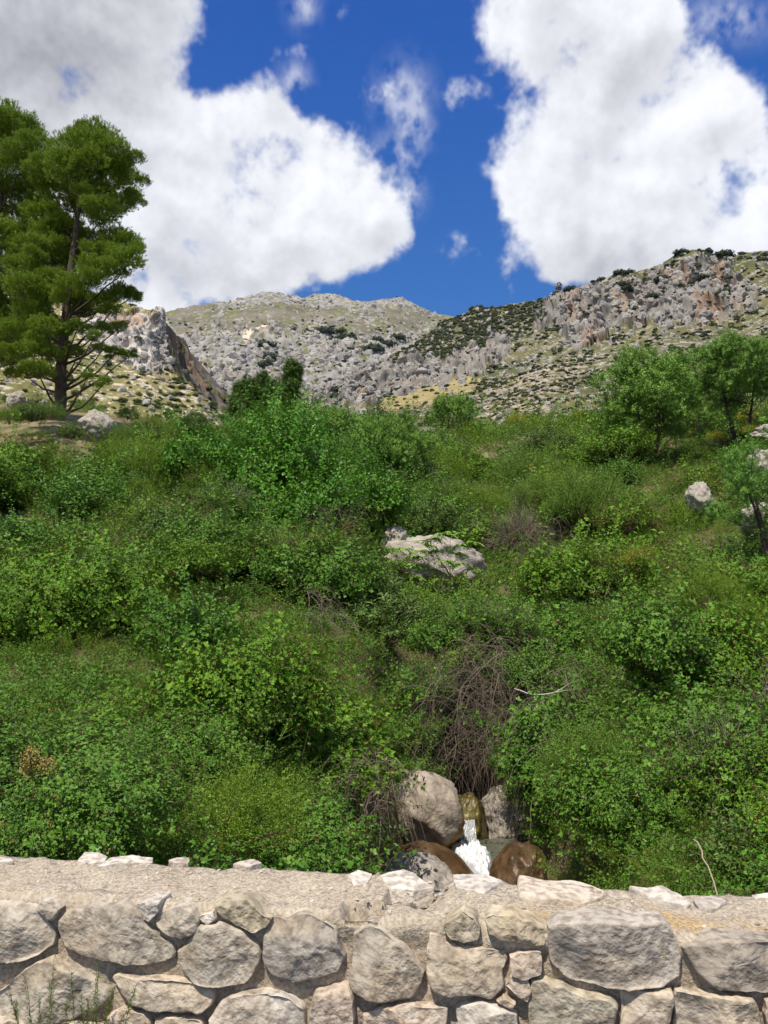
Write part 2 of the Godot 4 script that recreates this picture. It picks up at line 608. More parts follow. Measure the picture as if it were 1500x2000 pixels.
func far_land() -> void:
	var rock_c := Color(0.212, 0.210, 0.207)
	var pale := Color(0.31, 0.302, 0.292)
	var rust := Color(0.29, 0.20, 0.14)
	var grass := Color(0.135, 0.145, 0.055)
	var dry := Color(0.25, 0.20, 0.10)
	var scree := Color(0.34, 0.28, 0.205)
	var macchia := Color(0.035, 0.05, 0.02)

	# ---- the limestone mountain closing the valley
	var crest := [Vector2(150, 640), Vector2(250, 628), Vector2(320, 611), Vector2(372, 599), Vector2(440, 588), Vector2(470, 580), Vector2(505, 572), Vector2(530, 567), Vector2(548, 570), Vector2(560, 577), Vector2(580, 575), Vector2(592, 581), Vector2(612, 574), Vector2(650, 573), Vector2(668, 577), Vector2(690, 586), Vector2(725, 586), Vector2(752, 581), Vector2(785, 579), Vector2(806, 589), Vector2(830, 603), Vector2(862, 613), Vector2(900, 616), Vector2(940, 610), Vector2(985, 596), Vector2(1040, 588), Vector2(1120, 590), Vector2(1300, 600)]
	var foot := [Vector2(100, 860), Vector2(1200, 860)]
	var dp := [[150, 640, 1500], [320, 611, 1500], [530, 567, 1550], [650, 573, 1600], [785, 579, 1700], [862, 613, 1750], [1040, 588, 2000], [1300, 600, 2100], [400, 640, 1250], [600, 630, 1250], [800, 640, 1250], [350, 700, 950], [500, 690, 900], [650, 690, 900], [820, 690, 900], [400, 780, 700], [600, 770, 680], [800, 760, 680], [100, 860, 600], [600, 860, 560], [1200, 860, 700], [1100, 690, 1100]]
	var shape_m := func(w: Vector3, q: Vector2) -> Array:
		var big := fbm.get_noise_3dv(w * 0.0040)
		var k := smoothstep(636.0, 668.0, q.y + 16.0 * fbm.get_noise_2d(q.x * 0.011, q.y * 0.011) - absf(q.x - 560.0) * 0.02)
		var crown := smoothstep(24.0, 6.0, q.y - curve(crest, q.x)) * smoothstep(430.0, 470.0, q.x) * smoothstep(840.0, 800.0, q.x)
		var rocky := clampf(k + crown * 0.9 + 0.30 + smoothstep(0.0, 0.3, fbm.get_noise_2d(q.x * 0.02 + 40.0, q.y * 0.035)) * 0.45, 0, 1)
		var r := ridge.get_noise_3dv(w * Vector3(0.011, 0.006, 0.009))
		var c := cell.get_noise_3dv(w * 0.045)
		return [(r * 13.0 + c * 16.0 - 1.0) * rocky * (1.0 - 0.6 * crown) + big * 14.0 * (1.0 - crown) + fine.get_noise_3dv(w * 0.06) * 2.0, rocky]
	var gap_n := noise(FastNoiseLite.TYPE_SIMPLEX, 0.055, 3, 71)
	var paint_m := func(w: Vector3, q: Vector2, rocky: float) -> Color:
		var tone := 1.0 + 0.30 * fine.get_noise_3dv(w * 0.05) + 0.2 * fbm.get_noise_3dv(w * 0.012)
		var g := mixc(Color(0.10, 0.10, 0.06), Color(0.165, 0.15, 0.112), fbm.get_noise_3dv(w * 0.008) * 1.4 + 0.5)
		g = mixc(g, grass, smoothstep(0.1, 0.35, fbm.get_noise_2d(q.x * 0.015 + 9.0, q.y * 0.03)) * 0.7)
		var rk := mixc(rock_c, pale, fbm.get_noise_3dv(w * 0.02) + 0.35)
		rk = mixc(rk, Color(0.35, 0.285, 0.235), smoothstep(0.22, 0.5, fbm.get_noise_3dv(w * 0.015 + Vector3(90, 0, 0))) * 0.7)
		var gap := gap_n.get_noise_3dv(w)
		var share := smoothstep(0.02, 0.14, gap + (rocky - 0.66) * 0.9)
		var col := mixc(g if rocky < 0.75 else mixc(Color(0.11, 0.115, 0.06), grass, 0.4), rk, share)
		if inside(q, poly([470, 655, 500, 632, 520, 628, 524, 634, 500, 648, 478, 664])):
			col = Color(0.52, 0.46, 0.36)
		return Color(col.r * tone, col.g * tone, col.b * tone)
	var sm := sheet("mountain", crest, foot, dp, 560, 210, shape_m, paint_m)
	var mountain: Node = get_meta("last")
	struct(mountain, "pale grey limestone mountain closing the valley behind the bushes", "mountain")

	# ---- the ridge on the far bank: macchia, cliffs, scree
	var crest2 := [Vector2(560, 792), Vector2(600, 762), Vector2(640, 748), Vector2(700, 722), Vector2(760, 700), Vector2(800, 675), Vector2(840, 650), Vector2(862, 622), Vector2(885, 615), Vector2(908, 611), Vector2(922, 593), Vector2(938, 592), Vector2(945, 603), Vector2(990, 598), Vector2(1040, 592), Vector2(1075, 583), Vector2(1108, 574), Vector2(1130, 562), Vector2(1180, 546), Vector2(1215, 533), Vector2(1245, 529), Vector2(1280, 511), Vector2(1308, 496), Vector2(1325, 487), Vector2(1352, 483), Vector2(1385, 487), Vector2(1398, 497), Vector2(1440, 494), Vector2(1500, 492), Vector2(1600, 488), Vector2(1750, 500), Vector2(1950, 540)]
	var foot2 := [Vector2(540, 880), Vector2(2000, 880)]
	var dp2 := [[560, 792, 520], [640, 748, 560], [760, 700, 600], [862, 622, 760], [930, 596, 700], [1040, 592, 680], [1130, 562, 560], [1245, 529, 500], [1352, 483, 470], [1500, 492, 450], [1750, 500, 430], [1950, 540, 420],
		[650, 800, 430], [750, 790, 330], [850, 730, 440], [930, 660, 560], [1000, 700, 400], [900, 790, 240], [1050, 780, 190], [1050, 660, 470], [1150, 600, 480], [1170, 690, 330], [1250, 600, 430], [1300, 680, 280], [1400, 560, 420], [1420, 640, 330], [1450, 700, 220], [1250, 770, 170], [1500, 770, 150], [1700, 650, 260], [700, 880, 240], [1000, 880, 140], [1300, 880, 120], [1700, 880, 110], [540, 880, 400], [2000, 880, 110]]
	var cliff := poly([1040, 628, 1090, 598, 1140, 566, 1200, 545, 1260, 528, 1300, 508, 1340, 500, 1390, 506, 1420, 520, 1470, 560, 1475, 600, 1420, 615, 1370, 632, 1300, 640, 1240, 635, 1185, 640, 1180, 668, 1150, 682, 1120, 675, 1090, 640, 1060, 640])
	var band := poly([600, 800, 590, 775, 640, 745, 700, 730, 760, 712, 850, 702, 900, 690, 940, 690, 965, 668, 985, 665, 998, 690, 960, 712, 900, 740, 800, 768, 760, 775, 720, 790, 690, 800])
	var tan_slope := poly([730, 800, 780, 770, 860, 748, 930, 735, 935, 745, 900, 775, 820, 795, 790, 812])
	var scree_p := poly([880, 800, 930, 762, 1010, 735, 1080, 705, 1150, 690, 1170, 700, 1130, 740, 1120, 775, 1060, 800, 1000, 815, 900, 830])
	var green_p := poly([1180, 780, 1230, 740, 1330, 690, 1420, 665, 1520, 650, 1900, 640, 1900, 860, 1180, 860])
	var upper := poly([830, 640, 862, 615, 930, 596, 1040, 592, 1110, 574, 1140, 566, 1090, 600, 1040, 632, 1000, 665, 940, 690, 860, 700, 780, 705])
	var kinds := [Vector2(1120, 605), Vector2(1212, 596), Vector2(1155, 665), Vector2(1340, 525), Vector2(1395, 600), Vector2(1400, 540), Vector2(1310, 535), Vector2(1225, 570), Vector2(930, 600), Vector2(1375, 615), Vector2(705, 780)]
	var shape_r := func(w: Vector3, q: Vector2) -> Array:
		var jit := Vector2(fbm.get_noise_2d(q.x * 0.03, q.y * 0.03), fbm.get_noise_2d(q.x * 0.03 + 77.0, q.y * 0.03)) * 26.0
		var qq := q + jit
		var rocky := 0.0
		if inside(qq, cliff):
			rocky = 1.0
		elif inside(qq, band):
			rocky = 0.9
		elif inside(qq, upper):
			rocky = 0.28
		elif inside(qq, green_p):
			rocky = 0.12
		elif inside(qq, scree_p):
			rocky = 0.4
		elif inside(qq, tan_slope):
			rocky = 0.03
		else:
			rocky = 0.26
		var r := ridge.get_noise_3dv(w * Vector3(0.026, 0.008, 0.02))
		var c := cell.get_noise_3dv(w * Vector3(0.07, 0.035, 0.07))
		var g := -w.z / 430.0                            # the crags are coarser farther up the valley (relief only)
		var butt := ridge.get_noise_3dv(w * Vector3(0.009, 0.0035, 0.009) + Vector3(3, 0, 8)) * 15.0 * smoothstep(0.6, 1.0, rocky)
		var under := smoothstep(0.0, 22.0, q.y - curve(crest2, q.x))
		return [((butt + r * 12.0 + c * 11.0 - 2.0) * under * smoothstep(0.25, 0.95, rocky) + fbm.get_noise_3dv(w * 0.012) * 6.0 + fine.get_noise_3dv(w * 0.2) * 0.8 + c * 2.5 * rocky) * clampf(g, 0.25, 1.2), rocky]
	var spots_n := noise(FastNoiseLite.TYPE_SIMPLEX, 0.16, 3, 72)
	var paint_r := func(w: Vector3, q: Vector2, rocky: float) -> Color:
		var tone := 1.0 + 0.35 * fine.get_noise_3dv(w * 0.16) + 0.22 * fbm.get_noise_3dv(w * 0.03)
		var rk := mixc(Color(0.165, 0.157, 0.145), Color(0.255, 0.243, 0.226), fbm.get_noise_3dv(w * 0.035) + 0.5)
		var rusty := smoothstep(0.16, 0.38, fbm.get_noise_3dv(w * Vector3(0.03, 0.016, 0.03) + Vector3(31, 0, 0))) * 0.28
		for s in kinds:
			rusty = maxf(rusty, 0.85 * smoothstep(1.15, 0.6, Vector2((q.x - s.x) * 0.055, (q.y - s.y) * 0.042).length() + 0.7 * fbm.get_noise_3dv(w * 0.06)))
		rk = mixc(rk, rust, rusty)
		var g := mixc(Color(0.075, 0.083, 0.032), Color(0.13, 0.122, 0.055), fbm.get_noise_3dv(w * 0.02) * 1.5 + 0.4)
		var jit := Vector2(fbm.get_noise_2d(q.x * 0.03, q.y * 0.03), fbm.get_noise_2d(q.x * 0.03 + 77.0, q.y * 0.03)) * 22.0
		var qq := q + jit
		var sn := spots_n.get_noise_3dv(w)
		if inside(qq, green_p):
			g = mixc(Color(0.060, 0.080, 0.026), Color(0.11, 0.118, 0.045), fbm.get_noise_3dv(w * 0.05) + 0.5)
		elif inside(qq, tan_slope):
			g = mixc(dry, Color(0.26, 0.23, 0.10), fbm.get_noise_3dv(w * 0.03) + 0.5)
		elif inside(qq, scree_p):
			g = mixc(g, scree, smoothstep(-0.12, 0.10, sn))
		elif rocky > 0.2 and rocky < 0.3:
			g = mixc(g, Color(0.30, 0.28, 0.25), smoothstep(0.20, 0.32, sn))
		var col := mixc(g, rk, smoothstep(-0.05, 0.1, sn + (rocky - 0.55) * 1.6))
		return Color(col.r * tone, col.g * tone, col.b * tone)
	var sr := sheet("ridge", crest2, foot2, dp2, 640, 300, shape_r, paint_r)
	var ridge_o: Node = get_meta("last")
	struct(ridge_o, "rocky ridge with rust-stained cliffs above a grassy scree slope", "ridge")

	# ---- the sunlit crag behind the pine, and the cliff behind it with its shade painted in
	var crest3 := [Vector2(-420, 470), Vector2(-200, 490), Vector2(0, 520), Vector2(120, 545), Vector2(200, 580), Vector2(250, 594), Vector2(285, 603), Vector2(297, 602), Vector2(305, 597), Vector2(315, 599), Vector2(323, 606), Vector2(325, 640), Vector2(326, 680), Vector2(332, 716), Vector2(360, 745), Vector2(400, 778), Vector2(445, 806), Vector2(500, 850)]
	var foot3 := [Vector2(-420, 900), Vector2(250, 900), Vector2(400, 885), Vector2(520, 880)]
	var dp3 := [[-420, 470, 150], [0, 520, 150], [200, 580, 142], [250, 594, 138], [315, 599, 131], [326, 660, 128], [330, 716, 122], [400, 778, 108], [500, 850, 100], [280, 640, 126], [240, 700, 117], [300, 720, 116], [100, 640, 120], [-300, 640, 120], [200, 760, 100], [300, 800, 92], [0, 760, 92], [-400, 800, 85], [-420, 900, 76], [250, 900, 76], [520, 880, 84]]
	var crag_p := poly([150, 640, 175, 612, 240, 606, 285, 608, 300, 596, 330, 596, 334, 726, 300, 722, 275, 716, 240, 705, 215, 690, 180, 680])
	var shape_c := func(w: Vector3, q: Vector2) -> Array:
		var jit := Vector2(fbm.get_noise_2d(q.x * 0.04, q.y * 0.04), fbm.get_noise_2d(q.x * 0.04 + 50.0, q.y * 0.04)) * 12.0
		var rocky := 1.0 if inside(q + jit, crag_p) else 0.15
		var r := ridge.get_noise_3dv(w * Vector3(0.10, 0.06, 0.09))
		var c := cell.get_noise_3dv(w * 0.22)
		return [(r * 3.6 + c * 2.4 - 0.4) * rocky + fbm.get_noise_3dv(w * 0.06) * 0.9 + fine.get_noise_3dv(w * 0.9) * 0.14, rocky]
	var stones_n := noise(FastNoiseLite.TYPE_SIMPLEX, 0.55, 3, 73)
	var paint_c := func(w: Vector3, q: Vector2, rocky: float) -> Color:
		var tone := 1.0 + 0.30 * fine.get_noise_3dv(w * 0.8) + 0.15 * fbm.get_noise_3dv(w * 0.1)
		var rk := mixc(Color(0.34, 0.325, 0.31), Color(0.52, 0.49, 0.46), fbm.get_noise_3dv(w * 0.15) + 0.5)
		rk = mixc(rk, Color(0.42, 0.28, 0.19), smoothstep(0.25, 0.45, fbm.get_noise_3dv(w * 0.12 + Vector3(12, 0, 0))) * 0.7)
		var g := mixc(Color(0.105, 0.115, 0.036), Color(0.20, 0.175, 0.075), fbm.get_noise_3dv(w * 0.09) * 1.4 + 0.5)
		var sn := stones_n.get_noise_3dv(w)
		g = mixc(g, Color(0.40, 0.355, 0.28), smoothstep(0.14, 0.30, sn + 0.22 * fbm.get_noise_3dv(w * 0.05)))
		var col := mixc(g, rk, smoothstep(0.0, 0.12, sn + (rocky - 0.5) * 1.4))
		return Color(col.r * tone, col.g * tone, col.b * tone)
	var sc := sheet("crag_hill", crest3, foot3, dp3, 420, 230, shape_c, paint_c, 0.16)
	var crag_o: Node = get_meta("last")
	struct(crag_o, "sunlit pale crag above a grassy slope behind the pine", "hill")

	var crest4 := [Vector2(250, 625), Vector2(318, 628), Vector2(332, 638), Vector2(345, 655), Vector2(362, 665), Vector2(372, 688), Vector2(395, 712), Vector2(420, 745), Vector2(445, 768), Vector2(480, 800), Vector2(560, 850)]
	var foot4 := [Vector2(240, 880), Vector2(560, 880)]
	var dp4 := [[250, 625, 142], [318, 628, 150], [345, 655, 172], [372, 688, 190], [445, 768, 205], [330, 700, 146], [350, 740, 152], [400, 780, 162], [240, 880, 120], [560, 880, 150], [560, 850, 200], [440, 800, 170]]
	var shape_d := func(w: Vector3, q: Vector2) -> Array:
		return [(ridge.get_noise_3dv(w * Vector3(0.07, 0.045, 0.07)) * 5.0 + cell.get_noise_3dv(w * 0.16) * 3.2) * smoothstep(-6.0, 26.0, q.y - curve(crest4, q.x)), 1.0]
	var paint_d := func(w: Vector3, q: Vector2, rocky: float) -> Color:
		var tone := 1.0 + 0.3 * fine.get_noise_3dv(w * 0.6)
		var col := mixc(Color(0.115, 0.10, 0.09), Color(0.15, 0.10, 0.072), smoothstep(0.0, 0.3, fbm.get_noise_3dv(w * 0.06)))  # rock colour darkened to put the shade of this face into it
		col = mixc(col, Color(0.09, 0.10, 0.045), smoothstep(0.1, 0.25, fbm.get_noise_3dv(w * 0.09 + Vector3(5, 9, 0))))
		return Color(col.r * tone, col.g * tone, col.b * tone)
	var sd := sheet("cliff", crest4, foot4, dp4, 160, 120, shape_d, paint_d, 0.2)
	struct(get_meta("last"), "brown cliff painted dark for shade in the cleft beside the pale crag", "cliff")

	# ---- loose blocks and outcrops: the largest as single blocks, the rest as a mass
	var rocks := []
	for k in 8:
		rocks.append(rock_mesh(100 + k, 7, [Color(0.268, 0.264, 0.258), Color(0.218, 0.214, 0.21), Color(0.31, 0.30, 0.29), Color(0.255, 0.235, 0.215)][k % 4], 0.35, 9, 0.3))
	var rnd := RandomNumberGenerator.new()
	rnd.seed = 77
	var singles := 0
	for job in [[sm, mountain, 6000, 0.55, 1.6, 6.0], [sr, ridge_o, 4000, 0.2, 0.5, 2.6], [sc, crag_o, 1000, 0.1, 0.10, 0.6]]:
		var s: Sheet = job[0]
		var lists := [[], [], [], [], [], [], [], []]
		var big := []
		var tries := 0
		var made := 0
		while made < job[2] and tries < job[2] * 12:
			tries += 1
			var o := rnd.randi_range(int(s.nv * 0.12), s.nv - 2) * s.nu + rnd.randi_range(2, s.nu - 3)
			var rk := s.rock[o]
			var q := s.q[o]
			if q.x < -200 or q.x > 1700 or rnd.randf() > rk + 0.05 or (rk < job[3] and rnd.randf() > 0.25):
				continue
			if s == sr and (rk < 0.05 or (rk < 0.5 and rnd.randf() < 0.62) or (rk < 0.2 and rnd.randf() < 0.7)):
				continue
			if s == sc and rk < 0.5 and rnd.randf() < 0.6:
				continue
			made += 1
			var size := lerpf(job[4], job[5], pow(rnd.randf(), 2.6))
			if s == sr:
				size *= clampf(-s.v[o].z / 450.0, 0.22, 1.2)
			var b := spot(rnd).scaled_local(Vector3(size * rnd.randf_range(0.7, 1.7), size * rnd.randf_range(0.5, 1.5), size * rnd.randf_range(0.7, 1.2)))
			var xf := Transform3D(b, s.v[o] + Vector3(0, -size * 0.15, 0))
			var kk := rnd.randi() % 8
			if size > job[5] * 0.72 and big.size() < 90:
				big.append([kk, xf])
			else:
				lists[kk].append(xf)
		for k in 8:
			if lists[k].size():
				var mm := multi("rubble", rocks[k], M.far_rock, lists[k], job[1])
				mm.set_meta("kind", "stuff")
		for e in big:
			put("rock_outcrop", rocks[e[0]], M.far_rock, job[1], e[1])

	# ---- macchia and single oaks on the slopes
	var shr := []
	for k in 4:
		shr.append(shrub_mesh(200 + k, 110, [Color(0.045, 0.06, 0.024), Color(0.05, 0.07, 0.026), Color(0.065, 0.08, 0.03), Color(0.04, 0.055, 0.022)][k], 0.42))
	var low_shr := []
	for k in 4:
		low_shr.append(shrub_mesh(240 + k, 150, [Color(0.055, 0.085, 0.024), Color(0.075, 0.105, 0.03), Color(0.05, 0.07, 0.022), Color(0.09, 0.11, 0.035)][k], 0.30))
	var jobs := [[sm, "mountain", mountain, 2200, 1.4, 4.0], [sr, "ridge", ridge_o, 10000, 0.5, 2.2], [sc, "crag", crag_o, 900, 0.2, 0.85], [sd, "cliff", null, 60, 0.6, 1.3]]
	for job in jobs:
		var s: Sheet = job[0]
		var lists := [[], [], [], []]
		var made := 0
		var tries := 0
		while made < job[3] and tries < job[3] * 14:
			tries += 1
			var o := rnd.randi_range(int(s.nv * 0.1), s.nv - 1) * s.nu + rnd.randi_range(1, s.nu - 2)
			var q := s.q[o]
			var w := s.v[o]
			var chance := 0.5
			if s == sm:
				chance = 0.12 + 0.75 * smoothstep(0.05, 0.3, fbm.get_noise_2d(q.x * 0.018 + 3.0, q.y * 0.03)) if q.y > 625 else 0.03
			elif s == sr:
				chance = 0.6 * smoothstep(0.0, 0.25, fbm.get_noise_2d(q.x * 0.03, q.y * 0.05 + 60.0))
				if inside(q, upper):
					chance = 0.95
				elif inside(q, cliff):
					chance = 0.30 * smoothstep(-0.05, 0.2, fbm.get_noise_2d(q.x * 0.05, q.y * 0.05 + 60.0))
				elif inside(q, band):
					chance = 0.06
				elif inside(q, tan_slope):
					chance = 0.05
				elif inside(q, scree_p):
					chance = 0.3
				elif inside(q, green_p):
					chance = 0.12
			elif s == sc:
				chance = 0.15 if inside(q, crag_p) else 0.6
			if q.x < -150 or q.x > 1650 or rnd.randf() > chance:
				continue
			made += 1
			var size := lerpf(job[4], job[5], pow(rnd.randf(), 2.0))
			if s == sr:
				size *= clampf(-w.z / 480.0, 0.25, 1.2)
			lists[rnd.randi() % 4].append(Transform3D(spot(rnd, false).scaled_local(Vector3(size * rnd.randf_range(0.8, 1.5), size * rnd.randf_range(0.6, 1.0), size)), w + Vector3(0, size * 0.05, 0)))
		for k in 4:
			if lists[k].size():
				var mm := multi("scrub", low_shr[k] if s == sc else shr[k], M.far_leaf, lists[k], job[2])
				mm.set_meta("kind", "stuff")
				if job[2] == null:
					tag(mm, "dark scrub clinging to the brown cliff", "scrub")
	# oaks that stand out one by one on the mountain and on the skyline of the ridge
	var oak := shrub_mesh(333, 260, Color(0.028, 0.045, 0.018), 0.30)
	for e in [["mountain", sm, [[598, 648], [612, 650], [626, 652], [640, 655], [655, 658], [668, 660], [682, 662], [707, 682], [718, 680], [730, 684], [742, 680], [712, 692], [724, 693], [736, 690], [756, 672], [772, 665], [780, 658], [523, 690], [528, 704], [522, 676], [520, 716], [668, 648], [578, 646], [738, 660]], 13.0],
			["ridge", sr, [[640, 778], [656, 778], [668, 774], [790, 762], [778, 766], [728, 776], [912, 715], [706, 760], [1330, 488], [1342, 485], [1412, 493], [1422, 494], [1218, 580], [1225, 584], [1075, 584], [1095, 577], [1110, 573], [1212, 530], [1226, 527], [1175, 548], [1375, 546], [1420, 560], [1292, 555], [1270, 598]], 5.5]]:
		for a in e[2]:
			var s: Sheet = e[1]
			var best := -1
			var bd := 1e9
			for j in range(0, s.nv, 3):
				for i in range(0, s.nu, 4):
					var d := s.q[j * s.nu + i].distance_squared_to(Vector2(a[0], a[1]))
					if d < bd:
						bd = d
						best = j * s.nu + i
			var size: float = e[3] * rnd.randf_range(0.75, 1.2)
			var o := put("oak_tree", oak, M.far_leaf, null, Transform3D(spot(rnd, false).scaled_local(Vector3(size * 1.1, size * 0.85, size)), s.v[best] - Vector3(0, size * 0.1, 0)))
			if e[0] == "mountain":
				tag(o, "small dark round oak growing among the white rocks of the mountain", "tree", "oaks on the mountain")
			else:
				tag(o, "small dark round oak growing on the rust-stained rocky ridge", "tree", "oaks on the ridge")

# ------------------------------------------------------------------ near ground
var canopy_s: Spline
func stream_x(depth: float) -> float:
	return 0.104 * minf(depth, 14.5)

func canopy(x: float, depth: float) -> float:      # height of the tops of the bushes
	return EYE.y + depth * canopy_s.value(Vector2(x / depth, log(depth) * 0.5))

func notch(x: float, depth: float) -> float:       # 1 on the banks, 0 in the bed of the stream
	var k := smoothstep(0.72, 1.9, absf(x - stream_x(depth)))
	return lerpf(k, 1.0, smoothstep(17.2, 21.0, depth))

func ground_y(x: float, depth: float) -> float:
	var bank := canopy(x, depth) - lerpf(0.75, 1.5, smoothstep(6.0, 40.0, depth))
	var bed := -3.5 + 0.055 * depth
	return lerpf(minf(bed, bank), bank, notch(x, depth)) + 0.12 * fbm.get_noise_2d(x * 0.7, depth * 0.7)

func near_ground() -> void:
	var c := [[-500, 1640, 4.6], [-500, 1300, 10], [-500, 1000, 19], [-500, 820, 36], [2000, 1745, 4.8], [2000, 1300, 12], [2000, 1000, 24], [2000, 840, 42],
		[0, 1655, 4.6], [250, 1680, 4.7], [500, 1690, 5.0], [720, 1700, 5.6], [760, 1600, 8.5], [0, 1500, 6.5], [300, 1490, 6.8], [600, 1480, 8.0], [800, 1400, 12.5], [0, 1300, 10], [300, 1290, 10.5], [600, 1260, 12.5], [740, 1200, 16], [0, 1100, 15], [350, 1100, 16], [600, 1080, 19],
		[0, 1000, 19], [300, 980, 21], [560, 1015, 23], [650, 1025, 23.5], [620, 850, 28], [740, 960, 29], [0, 880, 27.5], [300, 870, 31], [450, 850, 36], [0, 815, 33], [120, 790, 36], [250, 815, 38],
		[940, 1560, 15.5], [940, 1400, 16.6], [940, 1250, 18.2], [930, 1130, 22], [850, 1110, 25], [850, 1035, 29], [800, 950, 36], [750, 860, 48], [640, 822, 62], [880, 835, 58],
		[1080, 1700, 7.5], [1100, 1600, 10.5], [1300, 1725, 5.6], [1500, 1735, 5.0], [1300, 1500, 8.5], [1500, 1500, 8.0], [1120, 1420, 13], [1300, 1300, 12.5], [1500, 1300, 11.5], [1100, 1200, 18], [1300, 1110, 19], [1500, 1100, 18], [1100, 1020, 26], [1250, 980, 27.5], [1450, 950, 27], [1200, 880, 37], [1350, 860, 40], [1480, 850, 40], [1050, 840, 52], [1150, 800, 66], [1350, 805, 62], [1500, 800, 60], [1000, 815, 66],
		[100, 755, 58], [330, 800, 60], [480, 815, 62], [0, 760, 52], [650, 860, 96], [1000, 860, 98], [1400, 850, 95], [100, 790, 90], [-500, 780, 70], [2000, 810, 70], [-500, 830, 110], [2000, 860, 110], [300, 2300, 3.0], [1100, 2350, 3.0]]
	var p := []
	var v := []
	for k in c:
		var w := at(k[0], k[1], k[2])
		p.append(Vector2(w.x / k[2], log(k[2]) * 0.5))
		v.append((w.y - EYE.y) / k[2])
	canopy_s = Spline.new(p, v, 0.0004)
	var nu := 200
	var nv := 170
	var vv := PackedVector3Array()
	var cc := PackedColorArray()
	for j in nv:
		var d := exp(lerpf(log(95.0), log(3.25), float(j) / (nv - 1)))
		for i in nu:
			var x := lerpf(-1.0, 1.0, float(i) / (nu - 1)) * d
			if d < 12.0:
				x = lerpf(-12.0, 12.0, float(i) / (nu - 1)) * lerpf(0.4, 1.0, (d - 3.0) / 9.0)
			var y := ground_y(x, d)
			vv.append(Vector3(x, y, -d))
			var n := fbm.get_noise_2d(x * 0.35, d * 0.35)
			var g := mixc(Color(0.16, 0.115, 0.07), Color(0.10, 0.105, 0.04), n * 2.0 + 0.5)
			g = mixc(g, Color(0.30, 0.22, 0.14), smoothstep(0.2, 0.45, fbm.get_noise_2d(x * 0.22 + 30.0, d * 0.22)))
			if d < 21.0 and notch(x, d) + 0.3 * n < 0.5:          # wet gravel in the bed of the stream
				g = Color(0.12, 0.095, 0.065) * (1.0 + 0.4 * fine.get_noise_2d(x * 3.0, d * 3.0))
			if d > 44.0 or (x < -4.0 and d > 33.0):
				g = mixc(g, Color(0.24, 0.20, 0.11), smoothstep(-0.1, 0.2, fine.get_noise_2d(x * 0.5, d * 0.5)))
			cc.append(g)
	struct(put("hillside", grid_mesh(vv, cc, nu, nv), M.soil), "overgrown earth slope rising from the stream behind the wall", "slope")
	# the plain that the valley drains to, behind the viewer and out to the horizon
	var pl := PlaneMesh.new()
	pl.size = Vector2(4600, 4600)
	var po := put("ground", pl, mat("plain", 0.95, lin(0.13, 0.13, 0.07), false))
	po.position = Vector3(0, -16, 0)
	struct(po)
	var rd := BoxMesh.new()
	rd.size = Vector3(60, 1.2, 7.0)
	var ro := put("road", rd, M.asphalt)
	ro.position = Vector3(0, -0.6, 1.1)
	ro.rotation.y = WYAW
	struct(ro)

# ------------------------------------------------------------------ the rubble wall
const WYAW := -0.1653
const WTOP := 0.70
const WTHICK := 0.41
var wdir := Vector3(cos(WYAW), 0, -sin(WYAW))
var wnor := Vector3(sin(WYAW), 0, cos(WYAW))
var w0 := Vector3(0, 0, -2.67)

func wall_at(s: float, h: float, t: float) -> Vector3:
	return w0 + wdir * s + Vector3(0, h, 0) + wnor * t

func wall_sh(px: float, py: float, t := 0.03) -> Vector2:
	var r := ray(px, py)
	var k := (w0 + wnor * t - EYE).dot(wnor) / r.dot(wnor)
	var p := EYE + r * k - w0
	return Vector2(p.dot(wdir), p.y)

func top_st(px: float, py: float) -> Vector2:      # on the top of the wall: along, towards the viewer
	var r := ray(px, py)
	var p := EYE + r * ((WTOP - EYE.y) / r.y) - w0
	return Vector2(p.dot(wdir), p.dot(wnor))

